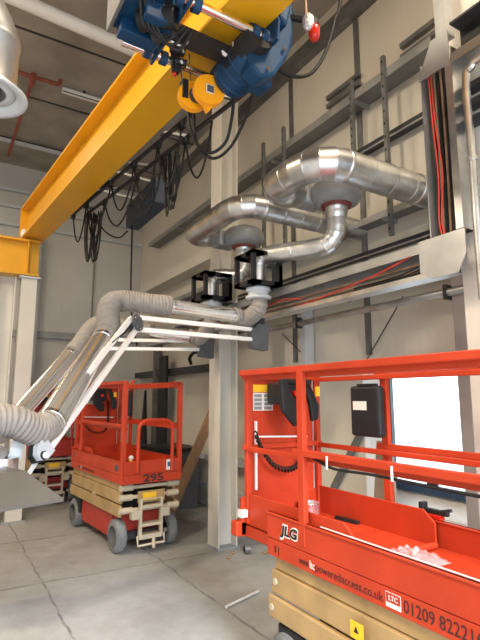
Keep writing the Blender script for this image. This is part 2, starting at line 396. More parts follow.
# hanging perforated struts
def strut(b, p, q, w=.042):
    p, q = V(p), V(q); b.bar(p, q, w, w); return b
def slots(b, p, q, nrm, w=.014, n=8):
    p, q = V(p), V(q); d = (q - p).normalized(); L = (q - p).length; nrm = V(nrm)
    for i in range(n):
        c = p + d * (L * (i + .5) / n) + nrm * .022; b.bar(c - d * .014, c + d * .014, w, .004, nrm)
    return b
def slotted(name, p, q, label, cat, m='mid_steel', w=.042, nrm=(-1, 0, 0), group=None, n=8):
    t = thing(name, (V(p) + V(q)) / 2, label, cat, group=group)
    strut(MB(), p, q, w).build('channel', m, t)
    sl = slots(MB(), p, q, V(nrm), n=n).build('slots', 'rubber', t); sl['kind'] = 'stuff'
    return t
for (x, y, z0, z1, lb) in ((3.62, 3.6, 3.98, 5.22, 'slotted hanger strut beside the upper duct left of its wall end'), (3.62, 3.14, 3.3, 5.22, 'tallest slotted hanger strut at the wall end of the upper duct'),
                           (3.62, 5.34, 3.6, 5.3, 'leftmost slotted hanger strut behind the far duct'), (3.62, 4.86, 3.6, 5.3, 'slotted hanger strut just left of the upper duct elbow')):
    slotted('hanger_strut', (x, y, z0), (x, y, z1), lb, 'strut', nrm=(-1, 0, 0), group=None, n=14)
for (y0, y1, z, lb) in ((3.7, 4.26, 5.45, 'upper of two short slotted rails on the wall left of the tallest strut'), (3.7, 4.26, 5.34, 'lower of two short slotted rails on the wall left of the tallest strut'),
                        (2.5, 3.1, 5.40, 'upper of two short slotted rails beside the trunking top'), (2.5, 3.1, 5.27, 'lower of two short slotted rails beside the trunking top')):
    slotted('wall_bracket_rail', (3.86, y0, z), (3.86, y1, z), lb, 'rail', w=.05)
# horizontal dark rails
for (x, y0, y1, z, wd, m, lb) in ((3.8, 2.8, 3.9, 4.46, .06, 'dark_steel', 'dark rail on the wall just above the upper duct end'), (3.8, .2, 2.56, 3.79, .05, 'dark_steel', 'dark rail behind the right edge conduit'),
                                  (3.82, .2, 8.2, 3.28, .05, 'dark_steel', 'long dark rail on the wall above the horizontal trunking'), (3.82, .2, 6.6, 2.86, .045, 'mid_steel', 'slotted dark tray rail just above the long galvanised conduit')):
    t = thing('wall_rail', (x, (y0 + y1) / 2, z), lb, 'rail')
    MB().box(x - .02, x + .08, y0, y1, z - wd / 2, z + wd / 2).build('channel', m, t)
    MB().box(x - .032, x - .02, y0, y1, z - wd / 2 - .01, z - wd / 2 + .005).build('lip', 'galv_dull', t)
tagbuild(MB().tube([(3.7, -.4, 2.66), (3.7, 7.2, 2.64)], .035, 16), 'galvanised_conduit', 'galv', 'long straight galvanised conduit running along the wall below the trunking', 'conduit')
for y in (2.62, 4.7, 6.2):
    tagbuild(MB().box(3.66, 3.9, y, y + .03, 2.59, 2.72), 'conduit_clamp', 'dark_steel', {2.62: 'clamp on the galvanised conduit nearest the window', 4.7: 'clamp on the galvanised conduit beside the wall post', 6.2: 'clamp on the galvanised conduit behind the column'}[y], 'clamp')
# vertical posts on the right wall
for (x, y, z1, wd, m, lb) in ((3.78, 4.70, 2.85, .09, 'pale_steel', 'pale grey wall post behind the control box of the near lift'), (3.80, 5.95, 2.1, .08, 'wht', 'white upright behind the end of the near lift'),
                              (3.76, 2.55, 3.1, .11, 'post_brown', 'dull grey post on the right side of the window'), (3.78, 9.6, 3.2, .12, 'mid_steel', 'grey wall post behind the lift numbered 295')):
    tagbuild(MB().box(x - .04, x + .1, y - wd / 2, y + wd / 2, 0, z1), 'wall_post', m, lb, 'post')
tagbuild(MB().bar((3.86, 4.35, .75), (3.86, 3.72, 1.62), .06, .05), 'wall_brace', 'mid_steel', 'diagonal grey brace on the wall behind the document box', 'brace')
tagbuild(MB().tube([(3.87, 3.82, 2.1), (3.87, 3.25, 2.75)], .006, 6), 'wall_wire', 'dark_steel', 'thin diagonal wire on the wall above the window', 'wire')
tagbuild(MB().tube([(3.87, 5.3, 2.6), (3.87, 4.6, 2.1)], .006, 6), 'wall_wire', 'dark_steel', 'thin diagonal wire on the wall left of the wall post', 'wire')
tagbuild(MB().prism([(3.36, .0), (3.78, .0), (3.62, 1.32), (3.45, 1.32)], (3.80, 0, 0), (0, 1, 0), (0, 0, 1), (.03, 0, 0)), 'brown_board', 'card', 'brown board leaning below the document box', 'board')
tagbuild(MB().box(3.70, 3.9, 5.9, 7.4, .78, .86), 'wall_ledge', 'pale_steel', 'pale ledge on the wall just right of the middle column', 'ledge')

# ------------------------------------------------------------------ cable trunking
XT = 2.76
t = thing('horizontal_trunking', (XT + .06, 4.4, 2.55), 'open grey cable trunking running along the wall', 'trunking')
MB().box(XT + .115, XT + .13, 1.93, 7.9, 2.56, 2.79).build('back_plate', 'galv_dull', t)
MB().box(XT, XT + .13, 1.93, 7.9, 2.55, 2.56).box(XT - .005, XT, 1.93, 7.9, 2.55, 2.585).build('bottom_tray', 'galv', t)
MB().box(XT, XT + .13, 1.93, 7.9, 2.79, 2.80).box(XT - .005, XT, 1.93, 7.9, 2.73, 2.80).build('top_lip', 'galv_dull', t)
MB().prism([(1.865, 2.535), (2.065, 2.535), (2.15, 2.59), (2.15, 2.81), (1.80, 2.81), (1.80, 2.65)], (XT - .016, 0, 0), (0, 1, 0), (0, 0, 1), (.01, 0, 0)).build('corner_cover', 'galv_dull', t)
t = thing('vertical_trunking', (XT + .06, 1.96, 2.82), 'open vertical cable trunking with red cables inside', 'trunking')
MB().box(XT + .115, XT + .13, 1.82, 2.065, 2.82, 4.10).build('back_plate', 'dark_steel', t)
MB().box(XT, XT + .13, 2.055, 2.065, 2.82, 4.10).build('left_side', 'galv_dull', t)
MB().box(XT, XT + .13, 1.812, 1.82, 2.82, 4.10).box(XT - .005, XT, 1.812, 1.865, 2.82, 4.02).build('right_side', 'galv', t)
MB().prism([(1.82, 3.97), (2.065, 3.97), (2.065, 4.0), (1.95, 4.22), (1.82, 4.22)], (XT - .016, 0, 0), (0, 1, 0), (0, 0, 1), (.01, 0, 0)).build('top_cover', 'galv_dull', t)
MB().box(XT, XT + .1, 1.84, 1.92, 4.22, 5.4).build('riser', 'galv_dull', t)
t = thing('upper_trunking', (XT + .06, .9, 4.0), 'black lined trunking running right from the trunking top', 'trunking')
MB().box(XT + .115, XT + .13, -.6, 1.81, 4.0, 4.255).build('back_plate', 'black', t)
MB().box(XT - .01, XT + .12, -.6, 1.81, 3.975, 3.99).box(XT - .015, XT - .008, -.6, 1.81, 3.96, 4.03).build('bottom_tray', 'galv', t)
MB().box(XT, XT + .13, -.6, 1.81, 4.255, 4.27).build('top_lip', 'dark_steel', t)
for k, z in enumerate((3.81, 3.69, 3.57)):
    tagbuild(MB().box(2.86, 2.945, 1.2, 1.80, z - .022, z + .022), 'wall_slat', 'dark_steel', ['highest short dark slat right of the vertical trunking', 'middle short dark slat right of the vertical trunking', 'lowest short dark slat right of the vertical trunking'][k], 'slat')
def cable(pts, r, m, label, name='cable', group=None, n=6): return tagbuild(MB().tube(smooth(pts, 6), r, n), name, m, label, 'cable', group)
for k in range(2):
    y = 2.02 - .02 * k
    cable([(XT + .03, y, 4.02), (XT + .03, y - .01, 3.64), (XT + .025, y - .03 - .014 * k, 3.25), (XT + .03, y - .012, 2.95), (XT + .035, y - .02, 2.83)], .0055, 'redcable', 'red cables hanging side by side in the vertical trunking', 'red_cable', 'red cables in the vertical trunking')
for k in range(7):
    y = 2.015 - .026 * k
    cable([(XT + .085, y, 4.09), (XT + .085, y + random.uniform(-.008, .008), 3.64), (XT + .085, y + random.uniform(-.008, .008), 3.2), (XT + .085, y, 2.83)], .010, ['brown', 'black'][k % 2], ['brown cables hanging in the vertical trunking', 'black cables hanging in the vertical trunking'][k % 2], ['brown_cable', 'black_cable'][k % 2], ['brown cables in the vertical trunking', 'black cables in the vertical trunking'][k % 2])
cable([(XT + .02, 2.16, 2.76), (XT + .015, 2.55, 2.68), (XT + .015, 3.1, 2.62), (XT + .015, 3.65, 2.585), (XT + .02, 4.6, 2.575)], .007, 'redcable', 'long red cable sagging along the horizontal trunking', 'red_cable')
cable([(XT + .02, 3.5, 2.65), (XT + .015, 3.8, 2.69), (XT + .015, 4.15, 2.66), (XT + .02, 4.5, 2.61)], .007, 'redcable', 'short arched red cable in the horizontal trunking near the column', 'red_cable')
for k in range(3):
    z = 2.585 + .05 * k
    cable([(XT + .085, 2.16, z), (XT + .085, 3.1, z + random.uniform(-.004, .004)), (XT + .085, 4.3, z + random.uniform(-.004, .004)), (XT + .085, 7.6, z)], .0115, 'brown', 'brown cables lying in the horizontal trunking', 'brown_cable', 'brown cables in the horizontal trunking')
for k in range(3):
    cable([(XT + .05, 2.16, 2.67 - .025 * k), (XT + .05, 2.4, 2.63 - .016 * k), (XT + .05, 2.85, 2.625 - .02 * k)], .006, 'black', 'black cables ending at the trunking corner', 'black_cable', 'black cables at the trunking corner')
t = thing('bent_conduit', (2.92, 1.72, 3.0), 'galvanised conduit with a bend at the right edge', 'conduit')
MB().tube(smooth([(2.74, 1.71, 2.33), (2.74, 1.71, 3.2), (2.74, 1.71, 3.76), (2.74, 1.665, 3.84), (2.74, 1.58, 3.87), (2.74, 1.1, 3.87)], 6), .025, 16).build('pipe', 'galv', t)
MB().cyl((2.74, 1.71, 3.22), (2.74, 1.71, 3.245), .033).build('coupling', 'galv', t)
MB().box(2.74, 2.95, 1.69, 1.73, 2.6, 2.63).build('wall_clip', 'dark_steel', t)
# beam left of the column
tagbuild(MB().box(3.6, 3.9, 6.3, 10.2, 4.0, 4.2), 'cream_rail', 'cream_steel', 'cream horizontal wall rail left of the middle column', 'rail')

# ------------------------------------------------------------------ ducts, fans, inlet pipes
def fan_set(Z, Yw, Xr, R1, Yr, R2, r, fx, fy, Xin, Yin, lab, lab2, lab3):
    """level duct: wall leg, bend, run along the wall, tight bend back to the fan outlet"""
    t = thing('extract_duct', (Xr, Yw, Z), lab, 'duct')
    ux, uy = V((1, 0, 0)), V((0, 1, 0))
    b = MB(); duct_run(b, (3.895, Yw, Z), (Xr + R1, Yw, Z), r); b.build('wall_leg', 'galv', t)
    b = MB(); elbow(b, (Xr + R1, Yw + R1, Z), 1.5 * PI, PI, R1, r, ux, uy, 4); b.build('outer_bend', 'galv', t)
    b = MB(); duct_run(b, (Xr, Yw + R1, Z), (Xr, Yr - R2, Z), r, .1); b.build('middle_run', 'galv', t)
    b = MB(); elbow(b, (Xr + R2, Yr - R2, Z), PI, PI / 2, R2, r, ux, uy, 5); b.build('inner_bend', 'galv', t)
    b = MB(); b.tube([(Xr + R2, Yr, Z), (Xr + R2 + .06, Yr, Z), (Xr + R2 + .065, Yr, Z), (fx - .26, Yr, Z)], [r, r, r * .95, r * .8], 28); b.build('reducer', 'galv', t)
    for c in (V((Xr + R1, Yw, Z)), V((3.5, Yw, Z))):
        MB().tube([c - V((.02, 0, 0)), c - V((.015, 0, 0)), c + V((.015, 0, 0)), c + V((.02, 0, 0))], [r, r + .006, r + .006, r], 28).build('collar', 'galv', t)
    zl = Z; Y = fy
    f = thing('extract_fan', (fx, Y, zl), lab2, 'fan')
    MB().lathe([(.0, .11), (.15, .11), (.20, .095), (.225, .06), (.235, 0), (.228, -.05), (.20, -.085), (.14, -.10), (.0, -.10)], (fx, Y, zl), (0, 0, -1), 36).build('scroll_housing', 'fangrey', f)
    MB().box(fx - .26, fx - .02, Y + .1, Yr + .09, zl - .09, zl + .09).build('outlet', 'fangrey', f, bevel=.02)
    MB().lathe([(.09, 0), (.135, 0), (.14, .015), (.135, .03), (.09, .03)], (fx, Y, zl - .10), (0, 0, -1), 28).build('inlet_ring', 'fanred', f)
    MB().cyl((fx, Y, zl + .09), (fx, Y, zl + .13), .09, 20).build('motor', 'blue', f)
    p = thing('inlet_pipe', (fx, Y, zl - .3), lab3, 'pipe')
    zb = zl - .13
    b = MB(); b.tube([(fx, Y, zb), (fx, Y, zb - .05), (fx, Y, zb - .052), (fx, Y, zb - .09), (fx, Y, zb - .11)], [.102, .102, .096, .096, .088], 22); b.build('sleeve', 'galv', p)
    Re = .16; pd = V((Xin - fx, Yin - Y, 0)); Lp = pd.length; pd.normalize()
    zc = zb - .19
    b = MB(); b.tube([(fx, Y, zb - .1), (fx, Y, zc)], .088, 22)
    elbow(b, V((fx, Y, zc)) + pd * Re, PI, PI * 1.5, Re, .088, pd, V((0, 0, 1)), 5, 22); b.build('bend', 'galv', p)
    zh = zc - Re
    if Lp - Re - .1 > .03:
        b = MB(); duct_run(b, V((fx, Y, zh)) + pd * Re, V((Xin, Yin, zh)) - pd * .1, .088, .2, 22); b.build('pipe_run', 'galv', p)
    b = MB(); elbow(b, V((Xin, Yin, zh - .1)) - pd * .1, PI / 2, 0, .1, .086, pd, V((0, 0, 1)), 4, 22); b.build('drop_bend', 'galv', p)
    MB().tube([(Xin, Yin, zh - .1), (Xin, Yin, 2.79)], .08, 20).build('drop_pipe', 'galv', p)
fan_set(3.6, 2.75, 2.39, .25, 3.41, .15, .134, 2.97, 3.20, 2.57, 3.90, 'upper near galvanised duct with a return bend going through the wall', 'near grey fan with dark red inlet ring under the upper duct', 'galvanised pipe running from the near fan to the near black frame')
fan_set(3.6, 3.82, 2.33, .24, 4.92, .13, .118, 2.90, 4.70, 2.53, 4.80, 'far galvanised duct with a return bend behind the near duct', 'far grey fan nearest the middle column', 'short galvanised pipe bending down from the far fan')
def cage(x, y, z0, z1, lab, s=.17):
    t = thing('support_frame', (x, y, z0), lab, 'frame')
    b = MB().box(x - s, x + s, y - s, y - s + .13, z1 - .035, z1).box(x - s, x + s, y + s - .13, y + s, z1 - .035, z1).box(x - s, x - s + .13, y - s, y + s, z1 - .035, z1).box(x + s - .13, x + s, y - s, y + s, z1 - .035, z1)
    b.build('top_plate', 'black', t)
    b = MB().box(x - s, x + s, y - s, y - s + .1, z0, z0 + .035).box(x - s, x + s, y + s - .1, y + s, z0, z0 + .035).box(x - s, x - s + .1, y - s, y + s, z0, z0 + .035).box(x + s - .1, x + s, y - s, y + s, z0, z0 + .035)
    b.build('bottom_plate', 'black', t)
    for i in (-1, 1):
        for j in (-1, 1):
            MB().box(x + i * (s - .02) - .02, x + i * (s - .02) + .02, y + j * (s - .02) - .02, y + j * (s - .02) + .02, z0, z1).build('corner_post', 'black', t)
    MB().box(x + .05, x + s, y - s, y - s + .012, z0 + .03, z0 + .2).build('side_plate', 'black', t)
    return t
cage(2.57, 3.90, 2.81, 3.13, 'near black square steel frame above the near arm flange')
cage(2.53, 4.80, 2.82, 3.12, 'far black square steel frame in front of the column')
for x, y, L, lb in ((2.57, 3.90, 3.9, 'bracket'), (2.53, 4.80, 3.9, 'bracket')):
    tagbuild(MB().box(x + .17, L, y + .11, y + .16, 2.82, 2.86), 'frame_bracket', 'dark_steel', 'dark bracket tying the %s black frame to the wall' % ('near' if y < 4.5 else 'far'), 'bracket')

# ------------------------------------------------------------------ extraction arms
def plate_disc(c, r, th, nrm):
    return MB().cyl(V(c) - V(nrm).normalized() * th / 2, V(c) + V(nrm).normalized() * th / 2, r, 24)
def arm(lab, flange, brk, h1, low, t1, e1, e2, t2, tube_r, tr2, flexlow, collar, hoodfn, n1, n2):
    t = thing('extraction_arm', brk, lab, 'extraction arm')
    fx, fy, fz = flange
    MB().lathe([(.0, 0), (.12, 0), (.12, .03), (.1, .035), (.1, .08), (.125, .085), (.125, .105), (.085, .11), (.0, .11)], flange, (0, 0, -1), 24).build('flange', 'pale_steel', t)
    st = V(flange) - V((0, 0, .1))
    d1 = (V(e1) - V(t1)).normalized()
    flex([st, st - V((0, 0, .1)), V(t1) - d1 * .10 - V((0, 0, .02)), V(t1), V(t1) + d1 * .03], tube_r * 1.24).build('flexible_hose', 'flex', t)
    MB().tube([t1, e1], tube_r, 32).build('steel_tube', 'alu', t)
    for c in (V(t1) + d1 * .06, V(e1) - d1 * .06): MB().tube([c - d1 * .012, c + d1 * .012], tube_r * 1.04, 24).build('hose_clip', 'chrome', t)
    d2 = (V(t2) - V(e2)).normalized()
    k = ((V(e1) - V(e2)).length)
    flex([V(e1) - d1 * .02, V(e1) + d1 * .10 * 1, V(e1).lerp(V(e2), .5) + (d1 - d2).normalized() * k * .38, V(e2) - d2 * .10, V(e2) + d2 * .02], tr2 * 1.14).build('flexible_hose', 'flex', t)
    MB().tube([e2, t2], tr2, 32).build('steel_tube', 'alu', t)
    for c in (V(e2) + d2 * .06, V(t2) - d2 * .06): MB().tube([c - d2 * .012, c + d2 * .012], tr2 * 1.04, 24).build('hose_clip', 'chrome', t)
    for n, a, bq in ((n1, brk, h1), (n2, h1, low)):
        n = V(n).normalized(); d = (V(bq) - V(a)).normalized(); s = d.cross(n).normalized()
        for q in (-.045, .055):
            MB().bar(V(a) + s * q, V(bq) + s * q, .036, .03, n).build('parallel_bar', 'white', t)
    n = V(n2).normalized()
    plate_disc(V(h1) + n * .035, .068, .016, n).build('elbow_plate', 'dkgrey', t)
    plate_disc(V(h1) - n * .035, .068, .016, n).build('elbow_plate', 'dkgrey', t)
    g = MB()
    for q in range(8):
        a = 2 * PI * q / 8; _, s_, u_ = frame(n); c = V(h1) + n * .045 + (s_ * math.cos(a) + u_ * math.sin(a)) * .054; g.cyl(c, c + n * .006, .006, 8)
    g.build('bolts', 'chrome', t)
    d = (V(low) - V(h1)).normalized(); s = d.cross(n).normalized()
    # spring damper beside the elbow
    MB().cyl(V(h1) + d * .12 + s * .02, V(h1) + d * .42 + s * .06, .016, 10).build('gas_spring', 'black', t)
    MB().prism([(-.055, -.05), (.055, -.05), (.048, .03), (.02, .065), (-.02, .065), (-.048, .03)], V(low) + n * .02, s, d, n * .03).build('pivot_plate', 'pale_steel', t)
    MB().prism([(-.064, -.054), (.058, -.054), (.052, .032), (.02, .075), (-.024, .075), (-.058, .032)], V(low) - n * .01, s, d, n * .03).build('pivot_rim', 'black', t)
    kn = V(low) + d * .035 + s * -.015
    MB().cyl(kn + n * .05, kn + n * .07, .017, 20).build('pivot_knob', 'wht', t); MB().cyl(kn + n * .048, kn + n * .06, .023, 20).build('knob_ring', 'black', t)
    flex(flexlow, tr2 * 1.04).build('flexible_hose', 'flex', t)
    # wall mount
    bx = V(brk)
    MB().prism([(-.09, -.13), (.09, -.15), (.10, .11), (-.02, .11), (-.09, .05)], bx + V((0, -.05, 0)), (0, 0, 0) if 0 else V((1, 0, 0)), V((0, 0, 1)), (0, .1, 0)).build('mount_plate', 'dkgrey', t)
    MB().box(bx.x + .02, bx.x + .12, bx.y + .05, bx.y + .09, bx.z - .1, 2.55).build('mount_arm', 'dark_steel', t)
    hoodfn(t, collar)
    return t
def hoodA(t, c):
    C1 = V((.545, 2.54, 1.27)); e = V((-.955, -.295, 0)); g = V((-.295, .955, 0))
    wd, dp = .72, .46
    R = [C1, C1 + e * wd, C1 + e * wd + g * dp, C1 + g * dp]
    cc = (R[0] + R[2]) / 2; top = [p.lerp(cc, .42) + V((0, 0, .135)) for p in R]
    low = [p - V((0, 0, .012)) for p in R]
    b = MB(); b.add(low + R + top, [(0, 1, 5, 4), (1, 2, 6, 5), (2, 3, 7, 6), (3, 0, 4, 7), (4, 5, 9, 8), (5, 6, 10, 9), (6, 7, 11, 10), (7, 4, 8, 11), (8, 9, 10, 11)]); b.f = [list(reversed(f)) if 0 else f for f in b.f]
    o = b.build('hood', 'hood', t); s = o.modifiers.new('skin', 'SOLIDIFY'); s.thickness = .004
    MB().tube([V(c) + V((0, 0, .05)), V(c) + V((0, 0, -.06))], .085, 28).build('hood_collar', 'galv', t)
    MB().bar((.46, 2.84, 1.41), (.40, 2.80, 1.32), .03, .006).build('hood_strap', 'pale_steel', t)
    MB().prism([(-.04, 0), (.03, 0), (.045, .1), (-.01, .13)], V(c) + V((.07, .03, .03)), (1, 0, 0), (0, 0, 1), (0, .008, 0)).build('hood_lug', 'pale_steel', t)
def hoodB(t, c):
    cc = V(c)
    MB().lathe([(.08, 0), (.085, .05), (.26, .2), (.26, .22), (.25, .2), (.08, .06)], cc, (0, 0, -1), 28).build('hood', 'hood', t)
arm('near extraction arm with ribbed elbows and a flat grey hood in the left foreground', (2.57, 3.90, 2.80), (2.66, 4.05, 2.36), (1.29, 3.77, 2.335), (.475, 2.87, 1.47),
    (2.44, 4.08, 2.54), (1.67, 4.03, 2.56), (1.045, 3.73, 2.205), (.525, 2.94, 1.585), .068, .083,
    [V((.535, 2.955, 1.60)), V((.47, 2.89, 1.575)), V((.39, 2.84, 1.605)), V((.31, 2.81, 1.635)), V((.17, 2.79, 1.62)), V((.06, 2.83, 1.53)), V((.11, 2.92, 1.45)), V((.24, 2.93, 1.435)), V((.30, 2.92, 1.40))],
    (.30, 2.90, 1.39), hoodA, (0, -1, .1), (.55, -.75, .2))
arm('far extraction arm mounted on the middle column behind the near one', (2.53, 4.80, 2.80), (2.72, 5.30, 2.37), (1.42, 5.44, 2.33), (.66, 4.95, 1.46),
    (2.48, 5.20, 2.47), (2.02, 5.40, 2.52), (1.17, 5.34, 2.23), (.55, 4.86, 1.52), .066, .080,
    [V((.57, 4.88, 1.54)), V((.48, 4.8, 1.44)), V((.34, 4.74, 1.40)), V((.22, 4.74, 1.32))], (.22, 4.74, 1.30), hoodB, (0, -1, .1), (.5, -.8, .2))

# ------------------------------------------------------------------ crane hoist
t = thing('chain_hoist', (1.4, 2.7, 4.1), 'blue electric hoist trolley hanging under the yellow girder', 'hoist')
def shaft(p, q, r=.028): return MB().cyl(p, q, r, 20)
shaft((.84, 2.90, 4.08), (1.74, 2.93, 4.08)).build('cross_shaft', 'chrome', t)
shaft((.90, 2.36, 4.08), (1.70, 2.38, 4.08)).build('cross_shaft', 'chrome', t)
MB().bar((.98, 2.62, 4.06), (1.66, 2.64, 4.06), .10, .08).build('cross_beam', 'black', t)
for (x, y) in ((1.02, 2.90), (1.14, 2.91), (1.60, 2.93), (1.13, 2.37), (1.02, 2.37), (1.55, 2.38), (1.62, 2.38)):
    MB().cyl((x - .022, y, 4.08), (x + .022, y, 4.08), .048, 18).build('shaft_collar', 'blue', t)
for (x, y0, y1) in ((1.07, 2.3, 2.96), (1.68, 2.3, 2.98)):
    MB().prism([(y0, 4.03), (y1, 4.03), (y1 + .02, 4.16), (y1 - .1, 4.40), (y0 + .1, 4.40), (y0 - .02, 4.16)], (x - .01, 0, 0), (0, 1, 0), (0, 0, 1), (.02, 0, 0)).build('trolley_plate', 'blue', t, bevel=.006)
for x, y in ((1.12, 2.45), (1.12, 2.83), (1.57, 2.45), (1.57, 2.83)):
    pass
# left counter box with clutter
MB().box(.755, .98, 2.44, 2.86, 4.12, 4.42).build('terminal_box', 'blue', t, bevel=.015)
MB().box(.73, .755, 2.42, 2.88, 4.09, 4.45).build('box_flange', 'mid_steel', t, bevel=.005)
MB().box(.78, 1.04, 2.72, 2.82, 4.02, 4.12).box(.86, 1.05, 2.5, 2.6, 4.0, 4.12).build('box_bracket', 'blue', t, bevel=.01)
MB().cyl((.88, 2.66, 4.08), (1.06, 2.5, 4.06), .07, 16).build('drive_motor', 'black', t)
MB().cyl((1.0, 2.72, 4.06), (1.1, 2.58, 4.05), .05, 16).build('brake_cap', 'dark_steel', t)
for k in range(4):
    MB().tube(smooth([(.82 + .03 * k, 2.5, 4.1), (.88 + .03 * k, 2.58, 3.99), (1.0 + .04 * k, 2.62, 4.0 - .02 * k), (1.1 + .03 * k, 2.55, 4.06)], 6), .011, 8).build('loose_cable', 'black', t)
MB().tube(smooth([(1.02, 2.66, 4.05), (1.08, 2.62, 3.985), (1.16, 2.62, 3.99), (1.2, 2.6, 4.05)], 6), .007, 6).build('cable_tie', 'wht', t)
MB().bar((1.42, 2.585, 4.03), (1.46, 2.585, 4.015), .02, .012).tube(smooth([(1.5, 2.57, 4.12), (1.5, 2.57, 4.01), (1.51, 2.68, 4.01), (1.51, 2.69, 4.1)], 4), .007, 6).build('cable_tie', 'wht', t)
# limit switch on the front shaft
MB().bar((1.20, 2.87, 4.20), (1.22, 2.87, 3.97), .05, .05).cyl((1.17, 2.86, 4.14), (1.27, 2.85, 4.13), .03, 14).cyl((1.2, 2.85, 4.05), (1.28, 2.83, 4.04), .026, 14).build('limit_switch', 'black', t, bevel=.006)
MB().ball((1.205, 2.865, 3.955), .017).build('switch_tip', 'lampred', t)
MB().cyl((1.245, 2.82, 4.12), (1.25, 2.815, 4.12), .014, 10).cyl((1.235, 2.82, 4.03), (1.24, 2.812, 4.03), .013, 10).build('switch_roller', 'wht', t)
# drum and gear housing on the right
MB().cyl((1.58, 2.36, 4.06), (1.56, 2.66, 3.98), .10, 28).build('rope_drum', 'black', t)
MB().lathe([(.0, 0), (.07, 0), (.10, .015), (.122, .03), (.127, .07), (.127, .30), (.118, .31), (.118, .34), (.0, .34)], (1.575, 2.80, 3.955), (.10, -1, .20), 28).build('motor', 'blue', t)
for k in range(3): MB().lathe([(.128, 0), (.136, .004), (.136, .014), (.128, .018)], (1.585 + .007 * k, 2.73 - .07 * k, 3.969 + .014 * k), (.10, -1, .20), 28).build('motor_rib', 'blue', t)
MB().prism([(1.70, 4.56), (1.84, 4.60), (1.90, 4.42), (1.885, 4.15), (1.83, 4.02), (1.73, 3.86), (1.62, 3.80), (1.54, 3.86), (1.52, 4.10), (1.56, 4.15), (1.68, 4.16)], (0, 2.40, 0), (1, 0, 0), (0, 0, 1), (0, .14, 0)).build('gear_housing', 'blue', t, bevel=.025)
MB().box(1.64, 1.80, 2.52, 2.68, 3.86, 4.08).build('gear_cover', 'blue', t, bevel=.03)
MB().prism([(1.70, 4.20), (1.76, 4.16), (1.80, 4.30), (1.76, 4.50), (1.71, 4.5)], (0, 2.30, 0), (1, 0, 0), (0, 0, 1), (0, .12, 0)).build('gear_end', 'blue', t, bevel=.03)
for x, z in ((1.79, 4.06), (1.84, 4.44), (1.66, 3.87), (1.60, 4.1)): MB().cyl((x, 2.405, z), (x, 2.38, z), .014, 10).build('housing_bolt', 'chrome', t)
MB().prism([(2.56, 3.92), (2.95, 3.98), (2.95, 4.15), (2.5, 4.16)], (1.52, 0, 0), (0, 1, 0), (0, 0, 1), (.03, 0, 0)).build('side_plate', 'blue', t, bevel=.01)
# hook block
MB().cyl((1.435, 2.775, 3.87), (1.445, 2.825, 3.87), .112, 36).build('sheave_cover', 'hookyel', t, bevel=.008)
MB().cyl((1.37, 2.90, 3.875), (1.38, 2.95, 3.875), .108, 36).build('sheave_cover', 'hookyel', t, bevel=.008)
MB().cyl((1.42, 2.82, 3.87), (1.39, 2.91, 3.875), .06, 24).build('sheave', 'dark_steel', t)
MB().box(1.412, 1.462, 2.766, 2.772, 3.845, 3.895).build('block_label', 'dkgrey', t); MB().box(1.405, 1.469, 2.769, 2.774, 3.838, 3.902).build('block_label_border', 'label_w', t)
MB().prism([(-.035, 0), (.035, 0), (.0, -.055)], (1.45, 2.81, 3.785), (1, 0, 0), (0, 0, 1), (0, .05, 0)).build('block_lug', 'hookyel', t)
MB().tube([(1.30, 2.92, 3.9), (1.20, 2.82, 4.2)], .005, 6).build('hoist_rope', 'dark_steel', t); MB().tube([(1.36, 2.93, 3.95), (1.33, 2.9, 4.2)], .005, 6).build('hoist_rope', 'dark_steel', t)
MB().box(1.29, 1.33, 2.90, 2.97, 3.84, 3.98).build('block_strap', 'black', t)
# lamps hanging at the gear housing
MB().ball((1.935, 2.30, 4.27), .042, .042, .065, 16, 10, .05).build('wrapped_lamp', 'foil', t)
MB().lathe([(.0, 0), (.025, .004), (.038, .035), (.04, .09), (.036, .105), (.0, .105)], (1.985, 2.30, 4.15), (0, 0, 1), 20).build('warning_lamp', 'lampred', t)
MB().cyl((1.985, 2.30, 4.255), (1.98, 2.3, 4.30), .038, 16).bar((1.98, 2.3, 4.29), (1.86, 2.42, 4.36), .03, .03).build('lamp_holder', 'black', t)
MB().cyl((1.935, 2.32, 4.32), (1.92, 2.32, 4.7), .011, 8).build('lamp_stem', 'brown', t)
MB().tube(smooth([(1.62, 2.76, 3.86), (1.66, 2.86, 3.76), (1.66, 2.95, 3.62), (1.58, 3.05, 3.56), (1.48, 3.12, 3.68), (1.44, 3.14, 3.9), (1.46, 3.1, 4.1)], 8), .012, 8).build('power_cable', 'rubber', t)
MB().tube(smooth([(1.70, 2.6, 3.9), (1.74, 2.8, 3.76), (1.71, 2.97, 3.60), (1.62, 3.08, 3.54), (1.52, 3.14, 3.66), (1.5, 3.16, 3.9), (1.5, 3.12, 4.15)], 8), .012, 8).build('power_cable', 'rubber', t)
MB().tube(smooth([(1.80, 2.5, 4.0), (1.95, 2.5, 3.99), (2.12, 2.5, 4.08), (2.26, 2.5, 4.3), (2.36, 2.5, 4.6), (2.45, 2.5, 5.0), (2.5, 2.5, 6.69)], 8), .014, 8).build('trailing_cable', 'rubber', t)
